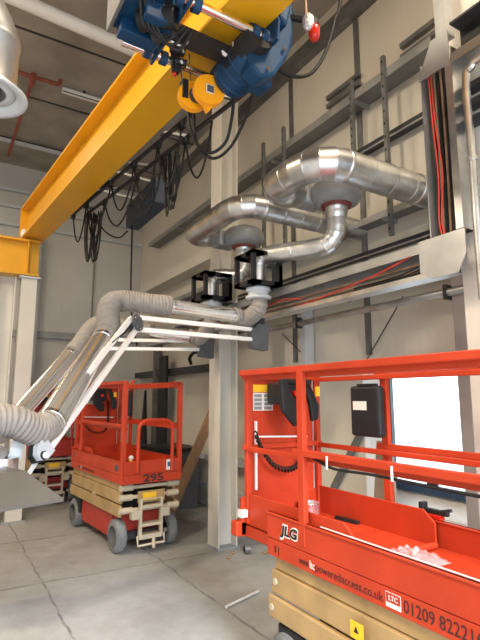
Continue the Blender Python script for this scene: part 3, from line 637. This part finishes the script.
# ------------------------------------------------------------------ festoon
t = thing('festoon_track', (1.6, 5, 4.3), 'pair of thin cable tracks alongside the yellow girder', 'cable track')
f0, f1 = V((1.36, 6.75, 4.24)), V((1.79, 3.0, 4.24)); g0, g1 = V((1.52, 6.65, 4.24)), V((1.98, 2.95, 4.24))
MB().bar(f0, f1, .03, .03).build('rail', 'dark_steel', t); MB().bar(g0, g1, .03, .03).build('rail', 'dark_steel', t)
MB().bar(f0 + V((-.09, .05, .02)), f1 + V((-.09, 0, .02)), .06, .05).build('edge_channel', 'galv_dull', t)
for k in range(5):
    q = .06 + .21 * k; p = f0.lerp(f1, q); e = g0.lerp(g1, q)
    MB().bar(p + V((-.10, 0, .045)), e + V((.04, 0, .045)), .035, .03).build('cross_bracket', 'mid_steel', t)
for q in (.18, .3): p = f0.lerp(f1, q); MB().box(p.x - .07, p.x + .05, p.y - .16, p.y + .16, 4.29, 4.30).build('cover_plate', 'mid_steel', t)
t = thing('festoon_cable', (1.6, 5, 4.2), 'black cables hanging in loops below the tracks beside the girder', 'cable')
def loop(a, b, sag, r=.011, side=.0):
    a, b = V(a), V(b); m = (a + b) / 2
    return MB().tube(smooth([a, a.lerp(m, .35) - V((side, 0, sag * .6)), a.lerp(m, .8) - V((side, 0, sag * .97)), m.lerp(b, .2) - V((side, 0, sag * .97)), m.lerp(b, .65) - V((side, 0, sag * .6)), b], 7), r, 7)
qs = [.02, .15, .36, .52, .66, .78]
for k in range(len(qs) - 1):
    a, b_ = f0.lerp(f1, qs[k]), f0.lerp(f1, qs[k + 1]); sg = [.42, .36, .40, .46, .5][k]
    loop(a - V((0, 0, .03)), b_ - V((0, 0, .03)), sg, .010).build('cable_loop', 'rubber', t)
qs = [.03, .18, .42, .58, .70, .82]
for k in range(len(qs) - 1):
    a, b_ = g0.lerp(g1, qs[k]), g0.lerp(g1, qs[k + 1])
    loop(a - V((0, 0, .03)), b_ - V((0, 0, .03)), [.40, .42, .5, .5, .45][k], .010).build('cable_loop', 'rubber', t)
for k in range(9):      # parked bundle
    p = g0.lerp(g1, .05) + V((random.uniform(-.05, .08), random.uniform(-.08, .10), -.03))
    loop(p, p + V((random.uniform(.05, .14), random.uniform(-.14, -.05), 0)), random.uniform(.52, .70), .009, random.uniform(-.03, .03)).build('cable_loop', 'rubber', t)
for k in range(5):      # second bundle nearer the hoist
    p = g0.lerp(g1, .60) + V((random.uniform(-.04, .04), random.uniform(-.06, .06), -.03))
    loop(p, p + V((random.uniform(.03, .08), random.uniform(-.12, -.05), 0)), random.uniform(.5, .66), .009, random.uniform(-.02, .02)).build('cable_loop', 'rubber', t)
for q in (.02, .15, .36, .52, .66, .78): p = f0.lerp(f1, q); MB().box(p.x - .025, p.x + .025, p.y - .04, p.y + .04, 4.18, 4.225).build('cable_trolley', 'black', t)
for q in (.03, .18, .42, .58, .7): p = g0.lerp(g1, q); MB().box(p.x - .025, p.x + .025, p.y - .04, p.y + .04, 4.18, 4.225).build('cable_trolley', 'black', t)
MB().tube(smooth([(1.58, 6.4, 4.2), (1.7, 6.3, 3.95), (1.86, 6.2, 3.85), (1.97, 6.15, 3.95)], 6), .011, 7).build('cable_loop', 'rubber', t)
t = thing('control_cabinet', (2.03, 5.6, 4.1), 'dark blue control cabinet hanging beyond the cable loops', 'cabinet')
MB().box(1.94, 2.12, 5.10, 6.15, 3.98, 4.30).build('body', 'dkblue', t, bevel=.01)
MB().box(1.928, 1.94, 5.16, 5.6, 4.02, 4.27).build('door', 'dkblue', t, bevel=.004)
MB().cyl((1.925, 5.85, 4.2), (1.90, 5.85, 4.2), .025, 12).build('cable_gland', 'black', t)
[MB().bar((1.98, y, 4.31), (x, y - .05, 4.31), .03, .03).build('hanger_bracket', 'galv_dull', t) for x, y in ((1.4, 5.3), (1.3, 5.9))]
cable([(1.98, 6.0, 3.98), (1.985, 6.0, 3.6), (2.0, 6.02, 3.1), (2.03, 6.02, 2.75), (2.1, 6.0, 2.4)], .012, 'rubber', 'single black pendant cable dangling below the dark blue cabinet', 'pendant_cable')

# ------------------------------------------------------------------ ceiling things at the upper left
t = thing('supply_duct', (.06, 3.02, 3.55), 'pale vertical air duct with flared outlet at the upper left corner', 'duct')
dc = V((.085, 3.10, 0))
MB().tube([dc + V((0, 0, 3.585)), dc + V((0, 0, 3.885)), dc + V((0, 0, 3.890)), dc + V((0, 0, 3.910)), dc + V((0, 0, 3.915)), dc + V((-.03, 0, 3.995)), dc + V((-.14, -.02, 4.185)), dc + V((-.45, -.05, 4.5)), dc + V((-1.2, -.1, 4.6)), dc + V((-1.5, -.1, 4.8)), dc + V((-1.6, -.1, 5.2)), dc + V((-1.6, -.1, ZC - .01))], [.17, .17, .176, .176, .17, .168, .165, .165, .165, .165, .165, .165], 30).build('duct_body', 'galv_dull', t)
MB().lathe([(.165, 0), (.175, .03), (.20, .055), (.228, .065), (.24, .075), (.236, .09), (.21, .085), (.17, .06), (.16, .03)], dc + V((0, 0, 3.625)), (0, 0, -1), 36).build('flared_rim', 'pale_steel', t)
MB().lathe([(.0, 0), (.09, .0), (.1, .02), (.0, .03)], dc + V((0, 0, 3.585)), (0, 0, -1), 24).build('diffuser_disc', 'dkgrey', t)
MB().lathe([(.115, 0), (.165, .0), (.165, .012), (.115, .012)], dc + V((0, 0, 3.580)), (0, 0, -1), 30).build('inner_ring', 'pale_steel', t)
t = thing('sprinkler_pipe', (.8, 7.5, 6.6), 'red brown sprinkler pipe with a tee under the concrete ceiling', 'pipe')
MB().tube(smooth([(.1, 7.35, 6.55), (.6, 7.4, 6.55), (1.1, 7.4, 6.55), (1.2, 7.42, 6.58), (1.22, 7.43, 6.66)], 5), .032, 12).build('branch_pipe', 'redpipe', t)
MB().tube([(.82, 7.4, 6.52), (.78, 10.2, 6.52)], .03, 12).build('main_pipe', 'redpipe', t); MB().cyl((.82, 7.33, 6.54), (.82, 7.55, 6.53), .045, 12).build('tee', 'redpipe', t)
tagbuild(MB().cyl((-.5, 5.55, 6.3), (3.2, 5.85, 6.3), .085, 20), 'white_pipe', 'wht', 'thick white pipe under the ceiling behind the girder', 'pipe')
t = thing('batten_light', (1.6, 7.6, 6.6), 'short unlit batten light under the ceiling left of the girder', 'lamp')
MB().box(1.28, 2.1, 7.56, 7.64, 6.58, 6.64).build('body', 'wht', t); MB().box(1.29, 2.0, 7.555, 7.56, 6.565, 6.58).build('slot', 'rubber', t); MB().box(1.6, 1.64, 7.58, 7.62, 6.64, 6.7).build('hanger', 'dark_steel', t)
for k, (y, z) in enumerate(((9.75, 6.60), (10.9, 6.1))):
    tagbuild(MB().box(-2, 2.6, y - .03, y + .03, z - .03, z + .03), 'cable_rail', 'pale_steel', ['thin pale rail under the ceiling in front of the back wall', 'thin pale rail across the back wall behind the girder end'][k], 'rail')
# back wall furniture
for k, (z, h) in enumerate(((5.75, .05), (5.35, .05), (3.06, .14))):
    tagbuild(MB().box(-3, 3.85, 10.9, 11, z - h / 2, z + h / 2), 'back_rail', 'pale_steel' if k < 2 else 'grey_steel', ['upper pale ledge rail on the back wall', 'second pale ledge rail on the back wall', 'grey mid height rail on the back wall behind the arms'][k], 'rail')
tagbuild(MB().cyl((2.76, 10.96, 2.3), (2.76, 10.96, 5.3), .018, 8), 'wall_conduit', 'mid_steel', 'thin vertical conduit on the back wall above the far arm', 'conduit')
tagbuild(MB().box(1.45, 1.62, 10.8, 10.9, 0, 5.2), 'back_post', 'grey_steel', 'grey back wall post just right of the left crane post', 'post')
tagbuild(MB().box(3.75, 3.88, 6.6, 10.8, 2.18, 2.3), 'side_rail', 'dark_steel', 'dark horizontal rail behind the lift numbered 295', 'rail')
tagbuild(MB().prism([(8.75, .0), (9.25, .0), (9.12, 2.55), (8.78, 2.55)], (3.66, 0, 0), (0, 1, 0), (0, 0, 1), (.05, 0, 0)), 'dark_sheet', 'black', 'tall black sheet leaning on the wall behind the lift numbered 295', 'sheet')
tagbuild(MB().prism([(9.55, .0), (10.1, .0), (9.75, 1.9)], (3.6, 0, 0), (0, 1, 0), (0, 0, 1), (.05, 0, 0)), 'dark_sheet', 'black', 'pointed black offcut leaning left of the tall black sheet', 'sheet')
tagbuild(MB().tube(smooth([(3.72, 7.8, 2.34), (3.6, 7.6, 2.42), (3.6, 7.4, 2.5), (3.68, 7.2, 2.44)], 5), .03, 8), 'black_hose', 'black', 'short black hose lying on the dark rail', 'hose')
pts = [V((3.7, 6.35 + .2 * i / 120 + .09 * math.cos(i * PI / 12), 2.75 + (.33 - .02 * (i % 5) / 5) * math.sin(i * PI / 12))) for i in range(121)]
tagbuild(MB().tube(pts, .008, 6), 'wire_coil', 'bluewire', 'blue grey wire coil hanging left of the middle column', 'wire coil')
# leaning timbers
tagbuild(MB().bar((2.72, 6.62, .02), (3.80, 6.62, 2.0), .10, .04, (0, 1, 0)), 'timber_plank', 'timber', 'brown timber plank leaning right of the lift numbered 295', 'plank')
tagbuild(MB().bar((2.98, 6.95, .02), (3.82, 6.95, 1.75), .16, .03, (0, 1, 0)), 'timber_plank', 'timber', 'wider timber plank leaning behind the first leaning plank', 'plank')
t = thing('dark_crate', (3.45, 8.0, 0), 'dark crate with clutter behind the leaning planks', 'crate')
MB().box(3.05, 3.7, 7.4, 8.3, 0, .9).build('body', 'dkgrey', t, bevel=.01); MB().box(3.0, 3.72, 7.36, 8.34, .9, .95).build('lid', 'black', t)
# floor litter
tagbuild(MB().cyl((2.20, 3.86, .013), (2.62, 4.0, .013), .012, 10), 'metal_rod', 'wht', 'thin white rod lying on the floor in front of the near lift', 'rod')
t = thing('pipe_ring', (3.1, 5.0, 0), 'small dark pipe fitting lying on the floor by the column base', 'fitting')
MB().tube([(3.10, 5.02, .05), (3.16, 5.0, .05)], .05, 18).build('ring', 'mid_steel', t); MB().cyl((3.095, 5.021, .05), (3.1, 5.02, .05), .035, 16).build('bore', 'rubber', t)
for k, (x, y) in enumerate(((2.98, 5.08), (3.3, 4.9), (2.86, 4.96))):
    tagbuild(MB().ball((x, y, .015), .03, .022, .016, 8, 5, .15), 'debris_lump', 'brown', 'small lumps of debris on the floor beside the pipe fitting', 'debris', 'debris by the column')

# ------------------------------------------------------------------ scissor lifts
def lift(loc, rz, lab, ext=.0, number=None, url=True, phone=False, docs=True, detail=True, om='orange'):
    t = thing('scissor_lift', loc, lab, 'scissor lift', rz)
    L = dict(local=True)
    W, Y0, Y1 = .36, -.94, .94; YE = Y1 + ext
    def part(b, name, m, par=t, **k): return b.build(name, m, par, local=True, **k)
    # chassis, wheels
    part(MB().prism([(-.60, .10), (.60, .10), (.66, .20), (.66, .40), (-.66, .40), (-.66, .2)], (-.29, 0, 0), (0, 1, 0), (0, 0, 1), (.58, 0, 0)), 'chassis', 'red', bevel=.01)
    for s in (-1, 1):
        part(MB().prism([(-.50, .12), (.50, .12), (.56, .20), (.52, .42), (-.52, .42), (-.56, .2)], (s * .30 - .02, 0, 0), (0, 1, 0), (0, 0, 1), (.04, 0, 0)), 'side_cover', 'red', bevel=.008)
        for y in (-.72, .75):
            x = s * .32
            o = part(MB().lathe([(.11, -.055), (.165, -.055), (.183, -.04), (.185, 0), (.183, .04), (.165, .055), (.11, .055)], (x, y, .185), (1, 0, 0), 32), 'wheel', 'tyre')
            part(MB().lathe([(.0, s * .02), (.04, s * .02), (.05, s * .035), (.11, s * .04), (.115, s * .058), (.11, s * .058)], (x, y, .185), (1, 0, 0), 24), 'hub', 'dkgrey', o)
        part(MB().box(s * .26 - .02, s * .26 + .02, -.8, .82, .16, .2), 'axle_beam', 'cream')
    part(MB().box(-.3, .3, -.77, -.67, .13, .21), 'axle', 'dark_steel'); part(MB().box(-.3, .3, .70, .80, .13, .21), 'axle', 'dark_steel')
    # scissor pack
    for s in (-1, 1):
        part(MB().box(s * .35 - .02, s * .35 + .02, -.86, .94, .41, .535), 'scissor_arm', 'beige', bevel=.008)
        part(MB().box(s * .335 - .02, s * .335 + .02, -.84, .92, .55, .685), 'scissor_arm', 'beige', bevel=.008)
        part(MB().box(s * .32 - .02, s * .32 + .02, -.82, .90, .69, .768), 'scissor_arm', 'beige', bevel=.006)
        for y, z, h in ((.90, .47, .375), (.88, .62, .36), (.0, .55, .375)):
            part(MB().cyl((s * .30, y, z), (s * h, y, z), .02, 14), 'pivot_pin', 'cream')
    for (y, z) in ((-.88, .48), (-.87, .62), (-.88, .73)):
        part(MB().cyl((-.36, y, z), (.36, y, z), .022, 14), 'cross_tube', 'cream')
        for s in (-1, 1): part(MB().cyl((s * .22, y - .002, z), (s * .37, y - .002, z), .036, 14), 'tube_boss', 'cream')
    part(MB().box(-.24, .24, -.6, .6, .42, .76), 'power_unit', 'black')
    part(MB().box(-.36, -.22, .56, .86, .20, .40), 'drive_cover', 'black', bevel=.02)
    # entry ladder at the near end
    lad = part(MB().box(-.15, -.12, -.955, -.90, .16, .60).box(.11, .14, -.955, -.90, .16, .60).box(-.15, .14, -.95, -.92, .585, .60), 'ladder', 'cream', bevel=.004)
    part(MB().box(-.13, .12, -.97, -.86, .30, .33), 'rung', 'cream', lad); part(MB().box(-.13, .12, -.97, -.86, .50, .53), 'rung', 'cream', lad); part(MB().box(-.13, .12, -.96, -.86, .16, .21), 'rung', 'cream', lad)
    part(MB().box(-.24, -.15, -.95, -.86, .38, .48), 'step_bracket', 'cream', bevel=.004); part(MB().box(.14, .23, -.95, -.86, .38, .48), 'step_bracket', 'cream', bevel=.004)
    part(MB().tube([(-.17, -.94, .2), (-.17, -.96, .1), (.16, -.96, .1), (.16, -.94, .2)], .014, 8), 'tow_bar', 'cream')
    part(MB().cyl((.02, -.965, .17), (.02, -.975, .06), .02, 10), 'drain_tube', 'cream')
    part(MB().box(-.10, .07, -.908, -.90, .57, .66), 'warning_label', 'label_y')
    part(MB().box(-.16, .18, -.905, -.895, .55, .68), 'cross_plate', 'beige')
    # platform
    part(MB().box(-W + .01, W - .01, Y0, Y1, .86, .88), 'deck', om)
    for s in (-1, 1):
        o = part(MB().box(s * W - .01, s * W + .01, Y0, Y1, .772, .872), 'skirt', om, bevel=.004)
        part(MB().box(s * W - .012, s * W + .012, Y0, Y1, .876, 1.03).box(s * W - .02, s * W + .02, Y0, Y1, 1.018, 1.03), 'toe_board', om, bevel=.004)
        if ext > .1 and s < 0: part(MB().box(-W + .012, -W + .03, Y0, .45, 1.0, 1.012).box(-W + .014, -W + .022, Y0, .45, 1.03, 1.034), 'toe_highlight', 'wht')  # white strips painting in the light along the toe board's top lip
        # extension toe boards with a chamfered tail
        part(MB().prism([(.20, .885), (YE, .885), (YE, 1.085), (.28, 1.085), (.20, 1.02)], (s * (W - .04) - .007, 0, 0), (0, 1, 0), (0, 0, 1), (.014, 0, 0)), 'extension_toe_board', om, bevel=.003)
        part(MB().box(s * (W - .04) - .015, s * (W - .04) + .015, .3, YE, .80, .87), 'extension_slide', om)
    part(MB().box(-W + .03, W - .03, .2, YE, .882, .892), 'extension_deck', om)
    part(MB().cyl((-.31, .2, .90), (.31, .2, .90), .02, 10), 'deck_roller', om)
    part(MB().box(-W - .01, W + .01, YE - .02, YE, .80, 1.06), 'front_board', om, bevel=.004)
    part(MB().box(-W, W, Y0 - .012, Y0 + .01, .775, .875), 'entry_skirt', om, bevel=.004)
    part(MB().box(-W, W, Y0 - .01, Y0 + .008, .88, 1.03), 'entry_board', om, bevel=.004)
    if ext > .1:
        part(MB().box(-W - .05, -W + .05, YE - .02, YE + .06, .80, .90), 'bumper', om, bevel=.01); part(MB().box(-.39, -.33, YE - .05, YE - .0, .93, .98), 'corner_cap', 'label_w')
    # guard rails
    for s in (-1, 1):
        for z in (1.925, 1.425):
            part(MB().bar((s * W, Y0, z), (s * W, YE if z > 1.9 and s < 0 else .66, z), .034, .04), 'guard_rail', om, bevel=.005)
            part(MB().bar((s * (W - .038), -.9, z - .035), (s * (W - .038), YE, z - .035), .03, .034), 'extension_rail', om, bevel=.005)
        for y in (.58,):
            part(MB().bar((s * W, y, .9), (s * W, y, 1.93), .035, .055, (0, 1, 0)), 'rail_post', om, bevel=.004)
        part(MB().bar((s * W, Y0 + .03, .775), (s * W, Y0 + .03, 1.93), .05, .06, (0, 1, 0)), 'corner_post', om, bevel=.005)
        part(MB().bar((s * (W - .02), Y0 + .03, 1.86), (s * (W - .10), Y0 + .03, 1.95), .03, .03), 'post_gusset', om, bevel=.004)
        part(MB().bar((s * (W - .04), YE - .03, .885), (s * (W - .04), YE - .03, 1.9), .04, .04), 'end_post', om, bevel=.004)
    part(MB().bar((-W, YE - .02, 1.90), (W, YE - .02, 1.90), .034, .04), 'end_rail', om, bevel=.004)
    part(MB().bar((-W, YE - .03, 1.40), (W, YE - .03, 1.40), .03, .034), 'end_rail', om, bevel=.004)
    # gate arch at the near end
    part(MB().tube(smooth([(-.20, Y0 - .02, .9), (-.20, Y0 - .02, 1.3), (-.19, Y0 - .02, 1.42), (-.12, Y0 - .02, 1.48), (.0, Y0 - .02, 1.485), (.16, Y0 - .02, 1.48), (.23, Y0 - .02, 1.42), (.24, Y0 - .02, 1.3), (.24, Y0 - .02, .9)], 5), .022, 12), 'gate', om)
    # end panel with controls
    part(MB().box(-.275, .29, YE - .012, YE + .004, 1.03, 1.895), 'end_panel', om, bevel=.004)
    yb = YE - .012
    part(MB().box(-.265, -.09, yb - .004, yb, 1.655, 1.785), 'instruction_plate', 'label_w')
    part(MB().box(-.265, -.09, yb - .005, yb, 1.79, 1.845), 'caution_plate', 'label_y')
    g = MB()
    for i in range(4):
        for j in range(2): g.box(-.258 + .088 * j, -.262 + .088 * j + .07, yb - .0055, yb - .004, 1.663 + .03 * i, 1.685 + .03 * i)
    part(g, 'instruction_print', 'fangrey')
    cb = part(MB().box(-.16, .04, yb - .20, yb - .02, 1.70, 1.86), 'control_box', 'black', bevel=.02)
    part(MB().prism([(-.185, 1.88), (-.12, 1.88), (-.105, 1.80), (.0, 1.64), (-.005, 1.55), (-.07, 1.55), (-.17, 1.66)], (0, yb - .24, 0), (1, 0, 0), (0, 0, 1), (0, .04, 0)), 'box_guard', 'black', cb, bevel=.012)
    part(MB().prism([(.05, 1.86), (.11, 1.86), (.20, 1.69), (.19, 1.59), (.13, 1.575), (.11, 1.7)], (0, yb - .20, 0), (1, 0, 0), (0, 0, 1), (0, .04, 0)), 'box_guard', 'black', cb, bevel=.012)
    part(MB().bar((-.15, yb - .22, 1.865), (.11, yb - .2, 1.865), .04, .035), 'box_handle', 'black', cb, bevel=.008)
    part(MB().cyl((-.04, yb - .2, 1.78), (-.04, yb - .235, 1.78), .022, 14), 'stop_button', 'lampred', cb)
    part(MB().box(.13, .165, yb - .245, yb - .23, 1.76, 1.83), 'box_sticker', 'label_y', cb)
    # curly cord
    ax = resample(smooth([V((-.28, yb - .05, 1.50)), V((-.24, yb - .08, 1.38)), V((-.15, yb - .1, 1.27)), V((-.03, yb - .1, 1.235)), V((.08, yb - .08, 1.27)), V((.12, yb - .06, 1.40)), V((.10, yb - .1, 1.70))], 40), .0035)
    part(MB().tube([p + V((0, math.cos(i * .75) * .018, math.sin(i * .75) * .018)) for i, p in enumerate(ax)], .006, 5), 'curly_cord', 'rubber')
    part(MB().bar((-.25, yb - .012, 1.10), (-.25, yb - .012, 1.58), .018, .012).bar((-.25, yb - .012, 1.47), (.22, yb - .012, 1.455), .014, .012), 'panel_edge_highlight', 'wht')  # white bars standing in for light caught on the orange edges
    # document box on the far rail
    if docs:
        dby = .60 + (.10 if ext > .1 else 0)
        o = part(MB().box(W - .095, W - .03, dby - .15, dby + .12, 1.485, 1.83), 'document_box', 'black', bevel=.02)
        part(MB().box(W - .1, W - .095, dby - .04, dby + .085, 1.665, 1.725), 'box_label', 'label_w', o)
        part(MB().box(W - .09, W - .04, dby - .1, dby + .05, 1.83, 1.845), 'box_clip', 'black', o)
    # lettering on the near side
    xs = -W - .0105; U = (0, -1, 0); Z = (0, 0, 1)
    if url:
        o1 = part(MB().text('www.', (xs, .615, .800), U, Z, .092, .043), 'web_address', 'ink')
        part(MB().text('ltc', (xs, .518, .800), U, Z, .042, .043), 'web_address', 'label_w')
        part(MB().text('poweredaccess.co.uk', (xs, .470, .800), U, Z, .495, .043), 'web_address', 'ink')
    if phone:
        part(MB().text('01209 822216', (xs, -.145, .797), U, Z, .385, .055), 'phone_number', 'ink')
        o = part(MB().box(xs - .001, xs, -.130, -.040, .79, .856), 'company_logo', 'label_w')
        part(MB().box(xs - .002, xs, -.127, -.043, .812, .853), 'logo_field', 'red', o)
        part(MB().text('LTC', (xs - .002, -.060, .822), U, Z, .052, .022), 'logo_letters', 'label_w', o)
        part(MB().box(-.386, -.384, .10, .19, .575, .655), 'warning_label', 'label_y')
        part(MB().prism([(0, 0), (.034, 0), (.017, .03)], (-.3855, .165, .605), U, Z, (-.002, 0, 0)), 'warning_triangle', 'blackink')
        xt = -W - .0125
        o = part(MB().text('JLG', (xt, .80, .918), U, Z, .185, .064, slant=.15, bold=.075), 'maker_badge', 'label_w')
        part(MB().text('JLG', (xt - .002, .795, .923), U, Z, .172, .054, slant=.15, bold=.035), 'badge_letters', 'blackink', o)
        part(MB().box(xs - .001, xs, .845, .86, .80, .84).box(xs - .001, xs, .815, .822, .79, .84), 'skirt_mark', 'blackink')
        g = MB()
        for y, z in ((.70, .985), (.70, .925), (.35, .985), (.35, .93), (.0, .985), (.0, .93)): g.cyl((xt + .002, y, z), (xt - .002, y, z), .006, 8)
        part(g, 'bolt_heads', 'red')
        part(MB().tube(smooth([(-W + .02, .50, 1.40), (-W - .0, .30, 1.365), (-W, .0, 1.37), (-W, -.5, 1.36), (-W, -.9, 1.37)], 6), .008, 6), 'rail_cable', 'rubber')
        for y in (.34, -.12): part(MB().bar((-W - .02, y, 1.36), (-W - .02, y, 1.43), .008, .008), 'rail_clip', 'wht')
    else:
        part(MB().box(xs - .004, xs, -.80, -.70, .91, .975), 'maker_badge', 'dkgrey')
        part(MB().box(xs - .004, xs, .80, .85, .93, .98), 'side_sticker', 'dkgrey')
        part(MB().ball((-.25, Y0 + .06, 1.06), .03), 'horn', 'label_w'); part(MB().cyl((-.25, Y0 + .06, .99), (-.25, Y0 + .06, 1.05), .022, 12), 'horn_base', 'label_y')
    if number:
        part(MB().text(number, (-.125, Y0 - .0125, .79), (1, 0, 0), Z, .26, .08, bold=.035), 'fleet_number', 'ink')
        part(MB().box(.17, .27, Y0 - .014, Y0 - .01, .90, 1.02), 'gate_sticker', 'label_w'); part(MB().box(.185, .255, Y0 - .016, Y0 - .012, .94, .99), 'sticker_print', 'frameblue')
    return t
lift((2.235, 1.80, 0), 0, 'large near orange scissor lift cut off by the right edge', ext=.34, phone=True)
lift((2.135, 6.56, 0), math.radians(4.5), 'orange scissor lift numbered 295 beside the middle column', number='295')
lift((1.72, 9.80, 0), math.radians(2), 'orange-red scissor lift toned dark red for its shade far back behind the near extraction arm', url=False, docs=False, om='red')  # darker red puts the shade into this lift's orange-red paint

# things on the near lift deck
t = thing('paint_tin', (2.46, 3.0, .892), 'open silver tin standing on the extended deck of the near lift', 'tin')
MB().lathe([(.0, .002), (.075, .002), (.078, .01), (.078, .09), (.081, .095), (.076, .095), (.073, .09), (.073, .02), (.0, .02)], (2.40, 2.98, .892), (0, 0, 1), 28).build('body', 'tin', t)
tagbuild(MB().bar((2.50, 2.80, .905), (2.52, 2.60, .905), .03, .02), 'putty_knife', 'black', 'small dark tool lying on the deck right of the silver tin', 'tool')
b = MB(); nx, ny = 12, 14; vs = []
for i in range(nx + 1):
    for j in range(ny + 1):
        u, v = i / nx, j / ny; e = min(u, 1 - u, v, 1 - v)
        vs.append((2.12 + .24 * u, 1.76 + .30 * v, .897 + min(1, e * 5) * (.025 + .03 * random.random())))
b.add(vs, [(i * (ny + 1) + j, (i + 1) * (ny + 1) + j, (i + 1) * (ny + 1) + j + 1, i * (ny + 1) + j + 1) for i in range(nx) for j in range(ny)])
b.add([(2.12, 1.76, .894), (2.36, 1.76, .894), (2.36, 2.06, .894), (2.12, 2.06, .894)], [(0, 3, 2, 1)])
tagbuild(b, 'plastic_bag', 'film', 'crumpled clear plastic bag lying on the near lift deck', 'bag')
t = thing('bar_clamp', (2.6, 2.08, 1.03), 'black and red clamp fixed on the far edge of the near lift', 'clamp')
MB().box(2.57, 2.625, 2.10, 2.13, .98, 1.12).build('jaw', 'black', t, bevel=.006); MB().bar((2.60, 2.13, 1.075), (2.60, 1.94, 1.075), .03, .03).build('grip', 'black', t, bevel=.006)
MB().box(2.58, 2.62, 1.98, 2.09, 1.031, 1.06).build('body', 'lampred', t, bevel=.006); MB().bar((2.60, 2.12, 1.045), (2.60, 1.92, 1.10), .018, .02).build('trigger', 'dark_steel', t)

# ------------------------------------------------------------------ lamps (high bays)
def highbay(x, y, z, e, s=.9, col=(1, .84, .63), lab=''):
    t = thing('high_bay_lamp', (x, y, z), lab, 'lamp')
    MB().box(x - .55, x + .55, y - .2, y + .2, z + .03, z + .1).build('housing', 'wht', t, bevel=.01)
    MB().cyl((x, y, z + .1), (x, y, ZC), .015, 8).build('hanger', 'dark_steel', t)
    l = bpy.data.lights.new('lamp', 'AREA'); l.energy = e; l.color = col; l.shape = 'RECTANGLE'; l.size = 1.05; l.size_y = .38
    o = bpy.data.objects.new('lamp', l); C.objects.link(o); o.location = (0, 0, 0); o.parent = t
highbay(-1.2, 2.2, 6.3, 270, lab='high bay lamp over the open floor near the door')
highbay(-2.8, 5.2, 6.3, 210, lab='high bay lamp over the middle of the open floor')
highbay(-1.6, 8.6, 6.3, 50, lab='high bay lamp over the open floor at the far end')
highbay(2.3, .6, 6.3, 150, lab='high bay lamp above the near lift by the right wall')
# ------------------------------------------------------------------ daylight
wd = bpy.data.worlds.new('sky'); bpy.context.scene.world = wd; wd.use_nodes = True
bg = wd.node_tree.nodes['Background']; bg.inputs[0].default_value = (.82, .91, 1, 1); bg.inputs[1].default_value = 4.2
s = bpy.data.lights.new('daylight_sun', 'SUN'); s.energy = 5.; s.angle = math.radians(14); s.color = (.84, .92, 1)
so = bpy.data.objects.new('daylight_sun', s); C.objects.link(so)
el, az = math.radians(27), math.radians(8)
d = V((math.sin(az) * math.cos(el), math.cos(az) * math.cos(el), -math.sin(el)))
so.rotation_euler = d.to_track_quat('-Z', 'Y').to_euler()
# ------------------------------------------------------------------ camera
cam = bpy.data.cameras.new('camera'); co = bpy.data.objects.new('camera', cam); C.objects.link(co)
cam.sensor_fit = 'VERTICAL'; cam.sensor_height = 36; cam.lens = 490 / 640 * 36; cam.clip_start = .05
co.location = (0, 0, 1.75); co.rotation_euler = (math.radians(90 + 9), 0, math.radians(-31.2))
sc = bpy.context.scene; sc.camera = co
sc.view_settings.view_transform = 'Standard'; sc.view_settings.look = 'None'; sc.view_settings.exposure = .18; sc.view_settings.gamma = 1
